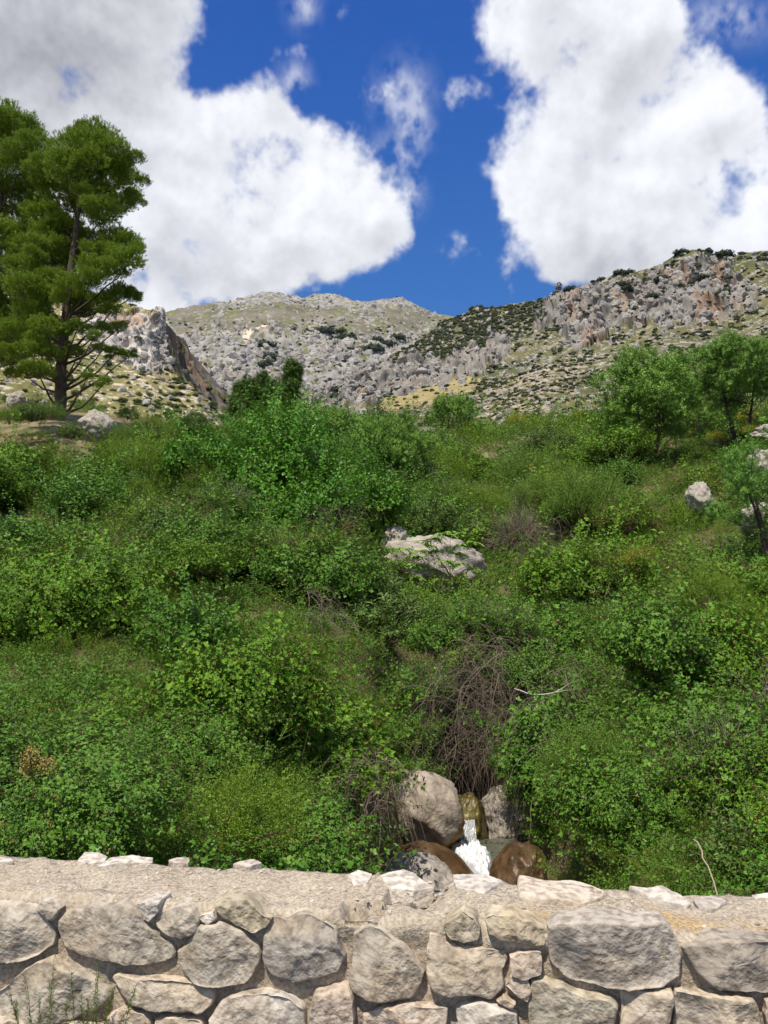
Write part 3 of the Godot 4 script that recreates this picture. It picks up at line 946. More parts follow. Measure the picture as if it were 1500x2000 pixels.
# a stone from its outline: rim, bevel and an uneven face; "to" places (a, b, height) in the world
func stone_mesh(outline: PackedVector2Array, bulge: float, deep: float, col: Color, sd: float, to: Callable, flat := 0.0, n := 72) -> ArrayMesh:
	var m := Vector2.ZERO
	for q in outline:
		m += q
	m /= outline.size()
	var rim := []
	var pts := Array(outline)
	pts.append(outline[0])
	for i in n:
		rim.append(along(pts, float(i) / n))
	var sm := []                                        # corners slightly worn
	for i in n:
		sm.append((rim[i] * 8.0 + rim[(i + 1) % n] + rim[(i + n - 1) % n]) / 10.0)
	var rings := [[1.0, -deep], [1.005, -0.010], [1.0, bulge * 0.66], [0.985, bulge * 0.94], [0.955, bulge], [0.88, bulge], [0.74, bulge], [0.63, bulge], [0.52, bulge], [0.41, bulge], [0.30, bulge], [0.20, bulge], [0.10, bulge], [0.0, bulge]]
	var v := PackedVector3Array()
	var c := PackedColorArray()
	var tilt := Vector2(fine.get_noise_2d(sd, 1.0), fine.get_noise_2d(sd, 9.0)) * 0.18
	var rr := RandomNumberGenerator.new()
	rr.seed = int(sd * 10.0)
	var span := 0.0
	for q in outline:
		span = maxf(span, q.distance_to(m))
	var chips := []                                      # planes along which the face has split
	for i in 12:
		var a := rr.randf() * TAU
		chips.append([Vector2(cos(a), sin(a)) * rr.randf_range(0.06, 0.45), rr.randf_range(0.05, 0.85) * span])
	for r in rings:
		for i in n + 1:
			var q: Vector2 = m + (sm[i % n] - m) * r[0]
			var e := Vector3(q.x, q.y, sd * 0.37) * 5.0
			var h: float = r[1]
			if r[1] > 0.0:
				var k: float = smoothstep(1.0, 0.93, r[0])
				h += k * (tilt.dot(q - m) + (1.0 - flat) * (0.010 * ridge.get_noise_3dv(e * 0.6) - 0.004 + 0.0025 * fine.get_noise_3dv(e * 3.0))) + 0.0015 * fine.get_noise_3dv(e * 9.0)
				var cut := 0.0
				for ch in chips:
					cut = minf(cut, -(maxf(0.0, (q - m).dot(ch[0].normalized()) - ch[1] + 0.02 * fine.get_noise_3dv(e)) * ch[0].length()))
				h += maxf(cut, -bulge * 0.8) * (1.0 - flat * 0.6)
			var wob := 0.006 * (1.0 - flat * 0.5)
			q += Vector2(fine.get_noise_3dv(e * 3.0), fine.get_noise_3dv(e * 3.0 + Vector3(7, 7, 7))) * wob
			v.append(to.call(q.x, q.y, h))
			var tone := 1.0 + 0.16 * fbm.get_noise_3dv(e * 0.5) + 0.14 * fine.get_noise_3dv(e * 2.2)
			var pale := smoothstep(0.10, 0.35, fbm.get_noise_3dv(e * 0.8 + Vector3(40, 0, 0))) * 0.35
			var ochre := smoothstep(0.15, 0.4, fbm.get_noise_3dv(e * 0.45 + Vector3(0, 80, 0))) * 0.35
			var k2 := col.lerp(Color(0.56, 0.53, 0.49), pale).lerp(Color(0.42, 0.32, 0.20), ochre * (1.0 - flat))
			var worn := smoothstep(0.05, 0.28, fbm.get_noise_3dv(e * 0.7 + Vector3(0, 0, 60)) + 0.25 * fine.get_noise_3dv(e * 2.5)) * 0.26 * (1.0 - flat)
			k2 = k2.lerp(Color(0.30, 0.285, 0.265), worn)       # grey weathered skin where the stone is not freshly broken
			c.append(Color(k2.r * tone, k2.g * tone, k2.b * tone))
	return grid_mesh(v, c, n + 1, rings.size())

func stone_wall() -> void:
	var wall := base("stone_wall", Vector3.ZERO)
	tag(wall, "low rubble stone wall with a rough mortar top", "wall")
	# mortar body: a profile carried along the wall
	var prof := []            # (t towards viewer, h)
	for i in 8:
		prof.append(Vector2(-WTHICK, lerpf(-3.4, WTOP - 0.05, i / 7.0)))
	for i in 34:
		prof.append(Vector2(lerpf(-WTHICK + 0.02, -0.02, i / 33.0), WTOP))
	prof.append(Vector2(0.0, WTOP - 0.02))
	for i in 40:
		prof.append(Vector2(0.0, lerpf(WTOP - 0.05, -0.05, i / 39.0)))
	var ns := 620
	var v := PackedVector3Array()
	var c := PackedColorArray()
	var nr := prof.size()
	var br0 := wall_sh(655, 1790).x
	var br1 := wall_sh(868, 1800).x
	var ny0 := top_st(1240, 1790)
	var lumps := noise(FastNoiseLite.TYPE_CELLULAR, 22.0, 2, 91)
	for j in nr:
		for i in ns:
			var s := lerpf(-4.6, 4.6, float(i) / (ns - 1))
			var t: float = prof[j].x
			var h: float = prof[j].y
			var e := Vector3(s, h, t)
			var out := 0.012 * fbm.get_noise_3dv(e * 9.0) + 0.0025 * fine.get_noise_3dv(e * 40.0) + 0.010 * fbm.get_noise_3dv(e * 3.0)
			if j >= 8 and j < 42:
				h += out + 0.002 * lumps.get_noise_3dv(e) + 0.012 * fbm.get_noise_2d(s * 1.3, 5.0)
				# where the rendering has broken away the edge is lower
				var hole := smoothstep(br0, br0 + 0.03, s) * smoothstep(br1, br1 - 0.10, s) * smoothstep(-0.135 + 0.05 * (s - br0) / (br1 - br0), -0.115, t + 0.03 * fbm.get_noise_2d(s * 9.0, 3.0))
				h -= 0.065 * hole
			else:
				t += out * 1.5 - (0.0 if j < 8 else 0.020 * smoothstep(WTOP - 0.03, WTOP - 0.12, h))
			v.append(wall_at(s, h, t))
			var k := mixc(Color(0.44, 0.385, 0.31), Color(0.50, 0.45, 0.375), fbm.get_noise_3dv(e * 4.0) + 0.5)
			if j > 44:                                      # bedding mortar painted darker and browner for the shadow between the stones
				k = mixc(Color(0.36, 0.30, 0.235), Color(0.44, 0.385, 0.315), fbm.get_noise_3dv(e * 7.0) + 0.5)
			if j >= 8 and j < 42:
				# black lichen along the back edge and in patches, ochre stain on the far end
				var lich := smoothstep(0.10, 0.34, fine.get_noise_3dv(e * 30.0) + 0.35 * smoothstep(-0.24, -0.40, t) + 0.45 * fbm.get_noise_3dv(e * 2.3) - 0.15)
				k = mixc(k, Color(0.17, 0.155, 0.145), lich * 0.55)
				var dq := Vector2((s - ny0.x) * 1.9, (t - ny0.y - 0.03) * 11.0)
				var och := smoothstep(1.0, 0.35, dq.length() + 0.7 * fbm.get_noise_3dv(e * 6.0))
				k = mixc(k, Color(0.46, 0.30, 0.11), och * 0.55)
			var tone := 1.0 + 0.18 * fine.get_noise_3dv(e * 25.0)
			c.append(Color(k.r * tone, k.g * tone, k.b * tone))
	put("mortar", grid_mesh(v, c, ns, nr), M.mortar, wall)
	var grey := Color(0.50, 0.46, 0.395)
	var beige := Color(0.60, 0.53, 0.43)
	var cream := Color(0.54, 0.49, 0.375)
	var white := Color(0.66, 0.63, 0.585)
	var pink := Color(0.60, 0.515, 0.435)
	var blue := Color(0.43, 0.405, 0.37)
	var front := [
		[[-60, 1765, 30, 1764, 66, 1775, 80, 1800, 98, 1830, 95, 1850, 70, 1866, 30, 1882, -60, 1885], grey, 0.05],
		[[68, 1775, 82, 1760, 105, 1764, 116, 1774, 98, 1797, 88, 1800], white, 0.05],
		[[105, 1803, 130, 1780, 160, 1775, 190, 1766, 215, 1773, 230, 1765, 262, 1778, 280, 1810, 305, 1838, 330, 1850, 335, 1875, 310, 1885, 270, 1890, 215, 1878, 150, 1870, 118, 1855, 107, 1825], grey, 0.06],
		[[266, 1768, 285, 1763, 306, 1764, 304, 1785, 285, 1800, 268, 1795], white, 0.05],
		[[298, 1800, 315, 1785, 345, 1775, 370, 1778, 386, 1800, 375, 1825, 350, 1836, 325, 1830, 305, 1815], grey, 0.05],
		[[388, 1795, 412, 1783, 415, 1800, 400, 1808], white, 0.04],
		[[415, 1775, 430, 1762, 480, 1760, 505, 1785, 526, 1795, 515, 1815, 495, 1822, 455, 1808, 425, 1790], cream, 0.05],
		[[340, 1865, 360, 1850, 380, 1815, 425, 1808, 470, 1825, 495, 1850, 502, 1880, 490, 1910, 470, 1928, 420, 1930, 375, 1925, 350, 1900], grey, 0.06],
		[[508, 1860, 515, 1825, 530, 1795, 560, 1800, 585, 1790, 620, 1800, 650, 1820, 655, 1850, 670, 1873, 655, 1905, 620, 1917, 570, 1928, 530, 1910, 510, 1885], blue, 0.06],
		[[690, 1830, 720, 1812, 745, 1818, 770, 1840, 800, 1870, 826, 1905, 815, 1940, 800, 1955, 755, 1960, 725, 1955, 690, 1945, 679, 1925, 688, 1880], grey, 0.06],
		[[-40, 1960, 10, 1930, 40, 1900, 70, 1884, 98, 1874, 110, 1887, 160, 1912, 200, 1937, 210, 1950, 195, 1975, 120, 2002, 40, 2020, -40, 2040], Color(0.50, 0.465, 0.405), 0.055],
		[[213, 1915, 225, 1904, 270, 1915, 330, 1918, 390, 1930, 410, 1945, 408, 1970, 390, 1985, 350, 1978, 300, 1975, 255, 1965, 235, 1945], beige, 0.05],
		[[208, 1990, 240, 1972, 275, 1985, 290, 2010, 280, 2045, 215, 2045], pink, 0.05],
		[[298, 1995, 340, 1990, 385, 2000, 395, 2030, 380, 2060, 300, 2060], beige, 0.05],
		[[402, 2000, 430, 1960, 470, 1948, 510, 1945, 560, 1955, 588, 1980, 592, 2020, 560, 2050, 420, 2050], white, 0.055],
		[[605, 1980, 612, 1945, 650, 1935, 675, 1932, 688, 1957, 688, 1990, 680, 2030, 610, 2040], pink, 0.055],
		[[706, 1990, 740, 1977, 800, 1970, 850, 1972, 872, 1974, 868, 2010, 800, 2045, 710, 2035], pink, 0.05],
		[[868, 1815, 872, 1805, 890, 1795, 905, 1781, 925, 1795, 937, 1818, 932, 1838, 905, 1841, 880, 1834], cream, 0.06],
		[[950, 1798, 965, 1790, 1000, 1791, 1040, 1806, 1068, 1825, 1067, 1848, 1050, 1852, 1000, 1842, 957, 1828], cream, 0.06],
		[[835, 1870, 840, 1830, 862, 1832, 868, 1845, 905, 1855, 940, 1858, 985, 1868, 988, 1880, 978, 1910, 985, 1935, 960, 1955, 910, 1945, 880, 1948, 840, 1938, 834, 1905], beige, 0.055],
		[[995, 1872, 1020, 1865, 1055, 1865, 1057, 1905, 1030, 1915, 1002, 1912], pink, 0.05],
		[[990, 1930, 1000, 1917, 1030, 1923, 1036, 1940, 1030, 1960, 1010, 1945], pink, 0.045],
		[[1070, 1812, 1095, 1803, 1150, 1798, 1230, 1800, 1300, 1808, 1318, 1830, 1333, 1875, 1330, 1915, 1300, 1933, 1220, 1935, 1160, 1930, 1110, 1920, 1080, 1895, 1072, 1860], Color(0.47, 0.44, 0.40), 0.065],
		[[1335, 1855, 1345, 1848, 1400, 1840, 1500, 1846, 1560, 1850, 1565, 1930, 1500, 1945, 1460, 1938, 1400, 1935, 1370, 1910, 1350, 1880], Color(0.41, 0.375, 0.33), 0.06],
		[[1038, 1920, 1070, 1922, 1110, 1935, 1150, 1950, 1195, 1952, 1207, 1970, 1200, 2010, 1190, 2040, 1040, 2040, 1035, 1990], Color(0.50, 0.46, 0.36), 0.05],
		[[1215, 1942, 1260, 1942, 1310, 1942, 1320, 1965, 1310, 1990, 1290, 2040, 1215, 2040, 1218, 1970], beige, 0.05],
		[[1324, 1942, 1350, 1945, 1420, 1950, 1470, 1954, 1485, 1975, 1500, 2040, 1320, 2040], beige, 0.055],
		[[890, 1975, 910, 1968, 950, 1965, 985, 1977, 1008, 1987, 1010, 2030, 900, 2040], white, 0.05],
		[[1496, 1960, 1560, 1958, 1565, 2040, 1510, 2040], pink, 0.05],
		[[972, 1962, 985, 1950, 1005, 1965, 1000, 1976], pink, 0.04]]
	var to_front := func(a: float, b: float, h: float) -> Vector3: return wall_at(a, b, h)
	var k := 0
	for f in front:
		var o := PackedVector2Array()
		var mid := Vector2.ZERO
		for q in poly(f[0]):
			o.append(wall_sh(q.x, q.y, 0.03))
			mid += o[-1] * 2.0 / f[0].size()
		for i in o.size():
			o[i] += (o[i] - mid).normalized() * 0.004
		k += 1
		put("stone", stone_mesh(o, f[2] * 0.56, 0.07, f[1], 3.1 * k, to_front), M.limestone, wall)
	# courses beyond what the photograph shows: below and to both sides
	var rnd := RandomNumberGenerator.new()
	rnd.seed = 5
	var s_l := wall_sh(-60, 1850).x
	var s_r := wall_sh(1565, 1900).x
	var low := wall_sh(750, 2050).y
	for row in 5:
		var h1 := WTOP - 0.01 - row * 0.165 if row < 2 else low - 0.01 - (row - 2) * 0.125
		var hh := 0.15 if row < 2 else 0.112
		var s := -4.5
		while s < 4.4:
			var wd := rnd.randf_range(0.14, 0.36)
			if row >= 2 or s + wd < s_l - 0.01 or s > s_r + 0.01:
				if row >= 2 or not (s < s_l and s + wd > s_l):
					var o := PackedVector2Array()
					for i in 14:
						var a := TAU * i / 14.0
						var e := Vector2(signf(cos(a)) * pow(absf(cos(a)), 0.5), signf(sin(a)) * pow(absf(sin(a)), 0.5)) * rnd.randf_range(0.82, 1.0)
						o.append(Vector2(s + wd * 0.5 + e.x * wd * 0.48, h1 - hh * 0.5 + e.y * hh * 0.48))
					k += 1
					put("stone", stone_mesh(o, 0.04, 0.07, [grey, beige, cream, pink, blue][rnd.randi() % 5], 3.1 * k, to_front, 0.0, 28), M.limestone, wall)
			s += wd + 0.012
	# flat pale stones set in the top along the back edge
	var tops := [[-40, 1678, 20, 1680, 26, 1687, -30, 1691], [150, 1686, 165, 1668, 190, 1668, 210, 1676, 205, 1686, 175, 1689], [190, 1697, 215, 1680, 260, 1676, 300, 1678, 298, 1687, 250, 1690, 215, 1694], [328, 1683, 370, 1681, 368, 1690, 338, 1691], [455, 1690, 495, 1685, 512, 1691, 480, 1698], [680, 1716, 700, 1705, 727, 1712, 716, 1729, 690, 1731],
		[742, 1716, 788, 1703, 806, 1708, 822, 1722, 850, 1735, 812, 1741, 760, 1739], [884, 1711, 930, 1710, 984, 1725, 945, 1748, 890, 1736], [1010, 1718, 1060, 1725, 1120, 1722, 1150, 1730, 1180, 1742, 1180, 1752, 1140, 1768, 1060, 1760, 1012, 1757], [1228, 1738, 1260, 1741, 1292, 1735, 1325, 1750, 1350, 1770, 1340, 1776, 1290, 1762], [1352, 1762, 1390, 1752, 1420, 1768, 1400, 1778, 1365, 1776], [1468, 1752, 1540, 1746, 1540, 1765, 1480, 1764]]
	var tc := [white, white, white, Color(0.55, 0.5, 0.46), Color(0.55, 0.5, 0.46), white, white, Color(0.62, 0.6, 0.57), Color(0.60, 0.54, 0.46), Color(0.6, 0.58, 0.55), Color(0.5, 0.47, 0.44), white]
	var to_top := func(a: float, b: float, h: float) -> Vector3: return wall_at(a, WTOP + h, b)
	for i in tops.size():
		var o := PackedVector2Array()
		for q in poly(tops[i]):
			o.append(top_st(q.x, q.y))
		k += 1
		put("coping_stone", stone_mesh(o, 0.013, 0.06, tc[i], 3.1 * k, to_top, 0.75), M.limestone, wall)
	# grit and pebbles bedded in the mortar top
	var peb := []
	for i in 3:
		peb.append(rock_mesh(400 + i, 5, [Color(0.62, 0.59, 0.55), Color(0.52, 0.47, 0.40), Color(0.46, 0.42, 0.37)][i], 0.2))
	for i in 3:
		var xs := []
		for n in 420:
			var t := rnd.randf_range(-0.39, -0.03)
			var s := rnd.randf_range(-2.6, 2.6)
			var sz := lerpf(0.0018, 0.008, pow(rnd.randf(), 4.0))
			var e := Vector3(s, WTOP, t)
			xs.append(Transform3D(spot(rnd).scaled_local(Vector3(sz * 1.5, sz * 0.7, sz)), wall_at(s, WTOP + 0.012 * fbm.get_noise_3dv(e * 9.0) + 0.010 * fbm.get_noise_3dv(e * 3.0) + 0.012 * fbm.get_noise_2d(s * 1.3, 5.0), t)))
		multi("grit", peb[i], M.limestone, xs, wall).set_meta("kind", "stuff")

# ------------------------------------------------------------------ stream, waterfall and boulders
func boulder(called: String, sd: int, px0: float, py0: float, px1: float, py1: float, depth: float, thick: float, paint: Callable, label: String, m: Material, cut := 6, rough := 0.16, lean := 0.0) -> MeshInstance3D:
	var a := at(px0, py1, depth)
	var b := at(px1, py0, depth)
	var size := Vector3((b.x - a.x) * 0.5, (b.y - a.y) * 0.5, thick * 0.5)
	var r := RandomNumberGenerator.new()
	r.seed = sd
	var planes := []
	for i in cut:
		planes.append([Vector3(r.randf_range(-1, 1), r.randf_range(-0.6, 1), r.randf_range(-0.6, 1)).normalized(), r.randf_range(0.72, 0.95)])
	var nu := 72
	var nv := 40
	var v := PackedVector3Array()
	var c := PackedColorArray()
	for j in nv + 1:
		for i in nu + 1:
			var th := PI * j / nv
			var ph := TAU * (i % nu) / nu
			var d := Vector3(sin(th) * cos(ph), cos(th), sin(th) * sin(ph))
			var k := 1.0
			for pl in planes:
				var x: float = d.dot(pl[0])
				if x > 0.05:
					k = minf(k, pl[1] / x)
			var e := d * 1.2 + Vector3(sd * 2.1, 0, sd)
			k *= 1.0 + rough * (ridge.get_noise_3dv(e * 0.8) - 0.2) + rough * 0.35 * fbm.get_noise_3dv(e * 3.0) + rough * 0.10 * fine.get_noise_3dv(e * 14.0)
			var p := d * k
			v.append(Vector3((p.x + lean * p.y) * size.x, p.y * size.y, p.z * size.z))
			c.append(paint.call(p, e))
	var o := put(called, grid_mesh(v, c, nu + 1, nv + 1), m, null, Transform3D(Basis(), (a + b) * 0.5))
	tag(o, label, "boulder" if called == "boulder" else "rock")
	return o

func stream() -> void:
	var pale := func(p: Vector3, e: Vector3) -> Color:
		var k := mixc(Color(0.38, 0.355, 0.32), Color(0.52, 0.485, 0.44), fbm.get_noise_3dv(e * 1.5) + 0.5)
		return mixc(k, Color(0.20, 0.19, 0.175), smoothstep(0.05, 0.35, fbm.get_noise_3dv(e * 2.6 + Vector3(3, 3, 3))) * 0.5)
	var stained := func(p: Vector3, e: Vector3) -> Color:      # weathered above, damp and algae-brown below
		var k := mixc(Color(0.34, 0.295, 0.245), Color(0.47, 0.425, 0.365), fbm.get_noise_3dv(e * 1.3) * 1.3 + 0.5)
		k = mixc(k, Color(0.17, 0.145, 0.125), smoothstep(0.0, 0.25, fbm.get_noise_3dv(e * 1.8 + Vector3(9, 0, 0))) * 0.55)
		return mixc(k, Color(0.26, 0.135, 0.03), smoothstep(0.0, 0.3, p.x * 0.9 - p.y - 0.75 + 0.5 * fbm.get_noise_3dv(e * 2.0)) * 0.85)
	var brown := func(p: Vector3, e: Vector3) -> Color:
		return mixc(Color(0.050, 0.028, 0.012), Color(0.105, 0.062, 0.028), fbm.get_noise_3dv(e * 2.0) * 1.2 + 0.5)
	boulder("boulder", 41, 760, 1506, 908, 1660, 14.3, 1.4, stained, "rounded grey boulder with brown algae beside the waterfall", M.boulder, 5, 0.09, -0.12)
	boulder("boulder", 47, 928, 1540, 1040, 1668, 15.9, 1.3, pale, "grey boulder under hanging branches across the waterfall", M.boulder, 5, 0.16)
	boulder("boulder", 48, 1030, 1545, 1110, 1640, 15.2, 1.1, pale, "small grey boulder half hidden under the overhanging bush", M.boulder, 5, 0.16)
	boulder("boulder", 43, 958, 1650, 1072, 1800, 12.4, 1.2, brown, "smooth wet brown boulder at the foot of the pool", M.wet_rock, 8, 0.16, 0.25)
	boulder("rock_slab", 44, 756, 1648, 932, 1800, 12.9, 1.7, brown, "sloping wet brown rock slab beside the foaming pool", M.wet_rock, 5, 0.10, -0.35)
	boulder("rock_slab", 45, 745, 1672, 900, 1810, 11.9, 1.0, pale, "rough pale rock slab at the edge of the pool", M.boulder, 6, 0.20, -0.2)
	boulder("boulder", 46, 760, 1038, 932, 1150, 25.3, 2.4, pale, "large pale limestone boulder behind the leafy sapling", M.boulder, 9, 0.26, -0.2)
	boulder("boulder", 49, 742, 1030, 800, 1100, 26.4, 1.6, pale, "small brown-grey boulder touching the large pale boulder", M.boulder, 6, 0.16)
	boulder("boulder", 50, 1344, 944, 1388, 1000, 27.0, 1.0, pale, "small white boulder among grass on the far bank", M.boulder, 7, 0.25)
	boulder("boulder", 51, 1445, 985, 1540, 1050, 24.0, 1.4, pale, "wide white boulder behind the thorny branches", M.boulder, 7, 0.25)
	boulder("boulder", 52, 1462, 880, 1530, 950, 30.0, 1.4, pale, "tall white boulder above the thorny branches", M.boulder, 7, 0.25)
	boulder("boulder", 53, 1470, 828, 1560, 862, 39.0, 1.4, pale, "white boulder beside the slender trunks", M.boulder, 7, 0.25)
	boulder("boulder", 54, 155, 803, 226, 862, 33.5, 1.3, pale, "grey boulder in the shade below the pine", M.boulder, 6, 0.18)
	boulder("boulder", 55, 12, 766, 50, 800, 35.0, 0.9, pale, "small grey stone beside the foot of the pine trunk", M.boulder, 6, 0.18)
	# the recess behind the fall
	var lip := at(912, 1597, 15.0)
	# water: bed, fall and foam
	var wm := mat("stream_water", 0.08, lin(0.10, 0.11, 0.08), false)
	wm.metallic_specular = 0.6
	relief(wm, 0.8, 3.0, noise(FastNoiseLite.TYPE_SIMPLEX_SMOOTH, 0.01, 4, 66))
	var surf := PackedVector3Array()
	var cc := PackedColorArray()
	var nu := 60
	var nv := 90
	var pool_y := at(910, 1672, 14.0).y
	for j in nv:
		var d := lerpf(15.1, 3.6, float(j) / (nv - 1))
		for i in nu:
			var x := stream_x(d) + lerpf(-1.3, 1.3, float(i) / (nu - 1))
			var y := pool_y - 0.16 * maxf(0.0, 13.4 - d) + 0.03 * fbm.get_noise_2d(x * 3.0, d * 3.0)
			surf.append(Vector3(x, y, -d))
			cc.append(Color(1, 1, 1))
	var st := put("stream", grid_mesh(surf, cc, nu, nv), wm)
	struct(st, "shallow stream running from the waterfall towards the wall", "stream")
	var mossy := func(p: Vector3, e: Vector3) -> Color:
		return mixc(Color(0.07, 0.055, 0.015), Color(0.15, 0.125, 0.03), fbm.get_noise_3dv(e * 2.0) * 1.2 + 0.5)
	boulder("boulder", 56, 876, 1552, 950, 1680, 15.3, 0.9, mossy, "mossy olive boulder behind the falling water", M.wet_rock, 4, 0.14)
	# falling water: a clear rippled sheet with white strands in it
	var fm := mat("falling_water", 0.12, Color(0.92, 0.95, 1.0, 0.35), false)
	fm.transparency = BaseMaterial3D.TRANSPARENCY_ALPHA
	var fallv := PackedVector3Array()
	var fc := PackedColorArray()
	var bot := at(914, 1662, 14.55)
	var half0 := 0.13
	for j in 50:
		var t := j / 49.0
		for i in 30:
			var u := i / 29.0 * 2.0 - 1.0
			var x := lerpf(lip.x, bot.x, t) + u * lerpf(half0, 0.17, t)
			var z := lerpf(lip.z, bot.z, sqrt(t)) + 0.025 * fbm.get_noise_2d(u * 5.0, t * 2.5)
			fallv.append(Vector3(x, lerpf(lip.y + 0.01, bot.y, t), z))
			fc.append(Color(1, 1, 1))
	var wf := put("waterfall", grid_mesh(fallv, fc, 30, 50), fm, st)
	wf.set_meta("label", "short white waterfall between the boulders")
	var white := mat("white_water", 0.35, lin(0.62, 0.66, 0.70), false)
	white.subsurf_scatter_enabled = true
	white.subsurf_scatter_strength = 0.3
	var sd := Soup.new()
	var rnd := RandomNumberGenerator.new()
	rnd.seed = 12
	for i in 150:
		var u := rnd.randf_range(-1, 1)
		var t := pow(rnd.randf(), 0.8) * 0.85
		var l := rnd.randf_range(0.05, 0.24)
		var pts := []
		for k in 4:
			var tt := minf(1.0, t + l * k / 3.0)
			pts.append(Vector3(lerpf(lip.x, bot.x, tt) + u * lerpf(half0, 0.17, tt), lerpf(lip.y + 0.01, bot.y, tt), lerpf(lip.z, bot.z, sqrt(tt)) + 0.02 + 0.025 * fbm.get_noise_2d(u * 5.0, tt * 2.5) + rnd.randf_range(-0.01, 0.02)))
		sd.tube(pts, rnd.randf_range(0.003, 0.008), 0.002, 4, Color.WHITE)
	put("strands", sd.mesh(), white, st)
	# foam: a rough white tongue from the foot of the fall
	var fo := PackedVector3Array()
	var foc := PackedColorArray()
	var bn := noise(FastNoiseLite.TYPE_SIMPLEX, 7.0, 4, 64, FastNoiseLite.FRACTAL_RIDGED)
	var fl := [Vector2(874, 1661), Vector2(885, 1676), Vector2(912, 1690), Vector2(930, 1706), Vector2(944, 1726), Vector2(952, 1760)]
	var fr := [Vector2(942, 1661), Vector2(962, 1670), Vector2(962, 1682), Vector2(954, 1702), Vector2(963, 1726), Vector2(971, 1760)]
	for j in 70:
		var t := j / 69.0
		var l := along(fl, t)
		var r := along(fr, t)
		var d := lerpf(14.6, 11.9, t)
		for i in 50:
			var u := i / 49.0
			var q := l.lerp(r, u)
			var ra := ray(q.x, q.y)
			var y := pool_y - 0.16 * maxf(0.0, 13.4 - d) + 0.03
			var p := EYE + ra * ((y - EYE.y) / ra.y)
			var edge := smoothstep(0.0, 0.12, u) * smoothstep(1.0, 0.88, u)
			p.y += edge * (0.03 + 0.07 * bn.get_noise_3dv(Vector3(p.x, p.z * 0.5, 0)) + 0.10 * exp(-pow(t * 5.0, 2.0))) - (1.0 - edge) * 0.06
			fo.append(p)
			foc.append(Color.WHITE)
	var fom := put("foam", grid_mesh(fo, foc, 50, 70), white, st)
	fom.set_meta("label", "white foam spreading from the foot of the waterfall")
	var dr := []
	for i in 240:
		var a := rnd.randf() * TAU
		var rr := pow(rnd.randf(), 0.6)
		dr.append(Transform3D(Basis().scaled_local(Vector3.ONE * rnd.randf_range(0.003, 0.010)), bot + Vector3(cos(a) * 0.36 * rr, rnd.randf_range(0.0, 0.22) * (1.0 - rr * 0.6), sin(a) * 0.2 * rr + 0.1)))
	var ball := SphereMesh.new()
	ball.radial_segments = 8
	ball.rings = 4
	multi("droplets", ball, white, dr, st).set_meta("kind", "stuff")

# ------------------------------------------------------------------ plants: small parts
var full_leaf := true                  # leaves of six corners near the viewer, of four farther off

func leaf(s: Soup, p: Vector3, d: Vector3, up: Vector3, l: float, w: float, col: Color) -> void:
	var side := d.cross(up).normalized() * w * 0.5
	var n := side.cross(d).normalized()
	if not full_leaf:
		var ql := p + d * l * 0.46 + side + n * w * 0.14
		var qr := p + d * l * 0.46 - side + n * w * 0.14
		s.tri(p, ql, p + d * l, col)
		s.tri(p, p + d * l, qr, col)
		return
	var a := p + d * l * 0.36 + side + n * w * 0.16
	var b := p + d * l * 0.36 - side + n * w * 0.16
	var e := p + d * l * 0.72 + side * 0.72 + n * w * 0.06
	var f := p + d * l * 0.72 - side * 0.72 + n * w * 0.06
	var t := p + d * l - n * w * 0.12
	s.tri(p, a, b, col)
	s.tri(a, e, b, col)
	s.tri(b, e, f, col)
	s.tri(e, t, f, col)

func rv(r: RandomNumberGenerator) -> Vector3:
	return Vector3(r.randfn(), r.randfn(), r.randfn()).normalized()

func green(r: RandomNumberGenerator, a: Color, b: Color) -> Color:
	var k := r.randf_range(0.72, 1.28)
	var c := a.lerp(b, r.randf())
	return Color(c.r * k, c.g * k, c.b * k)

# a cane with leaves in threes
func bramble_sprig(sd: int, a: Color, b: Color, nodes := 11, fat := 1.0) -> Soup:
	var r := RandomNumberGenerator.new()
	r.seed = sd
	var s := Soup.new()
	var pts := []
	var bend := rv(r) * 0.10
	for i in 3:
		var t := i / 2.0
		pts.append(Vector3(0, t * 0.36, 0) + bend * t * t)
	s.tube(pts, 0.004, 0.002, 3, Color(0.12, 0.075, 0.045))
	var hue := green(r, a, b)
	for i in nodes:
		var t := (i + 0.5) / nodes
		var p := Vector3(0, t * 0.36, 0) + bend * t * t
		var ang := i * 2.4 + r.randf()
		var out := (Vector3(cos(ang), r.randf_range(0.0, 0.7), sin(ang))).normalized()
		var q := p + out * r.randf_range(0.03, 0.06)
		var up := (Vector3.UP + rv(r) * 0.55).normalized()
		var col := hue.lerp(green(r, a, b), 0.5)
		if r.randf() < 0.006:
			col = Color(0.22, 0.15, 0.06)
		elif r.randf() < 0.03:
			col = Color(0.16, 0.25, 0.04)
		var sz := r.randf_range(0.034, 0.054) * fat
		for k in 3:
			var dd := out.rotated(up, (k - 1) * 0.95 + r.randf_range(-0.2, 0.2))
			leaf(s, q + dd * 0.006, (dd + rv(r) * 0.25).normalized(), up, sz * (1.1 if k == 1 else 0.85), sz * 0.66, col)
	return s

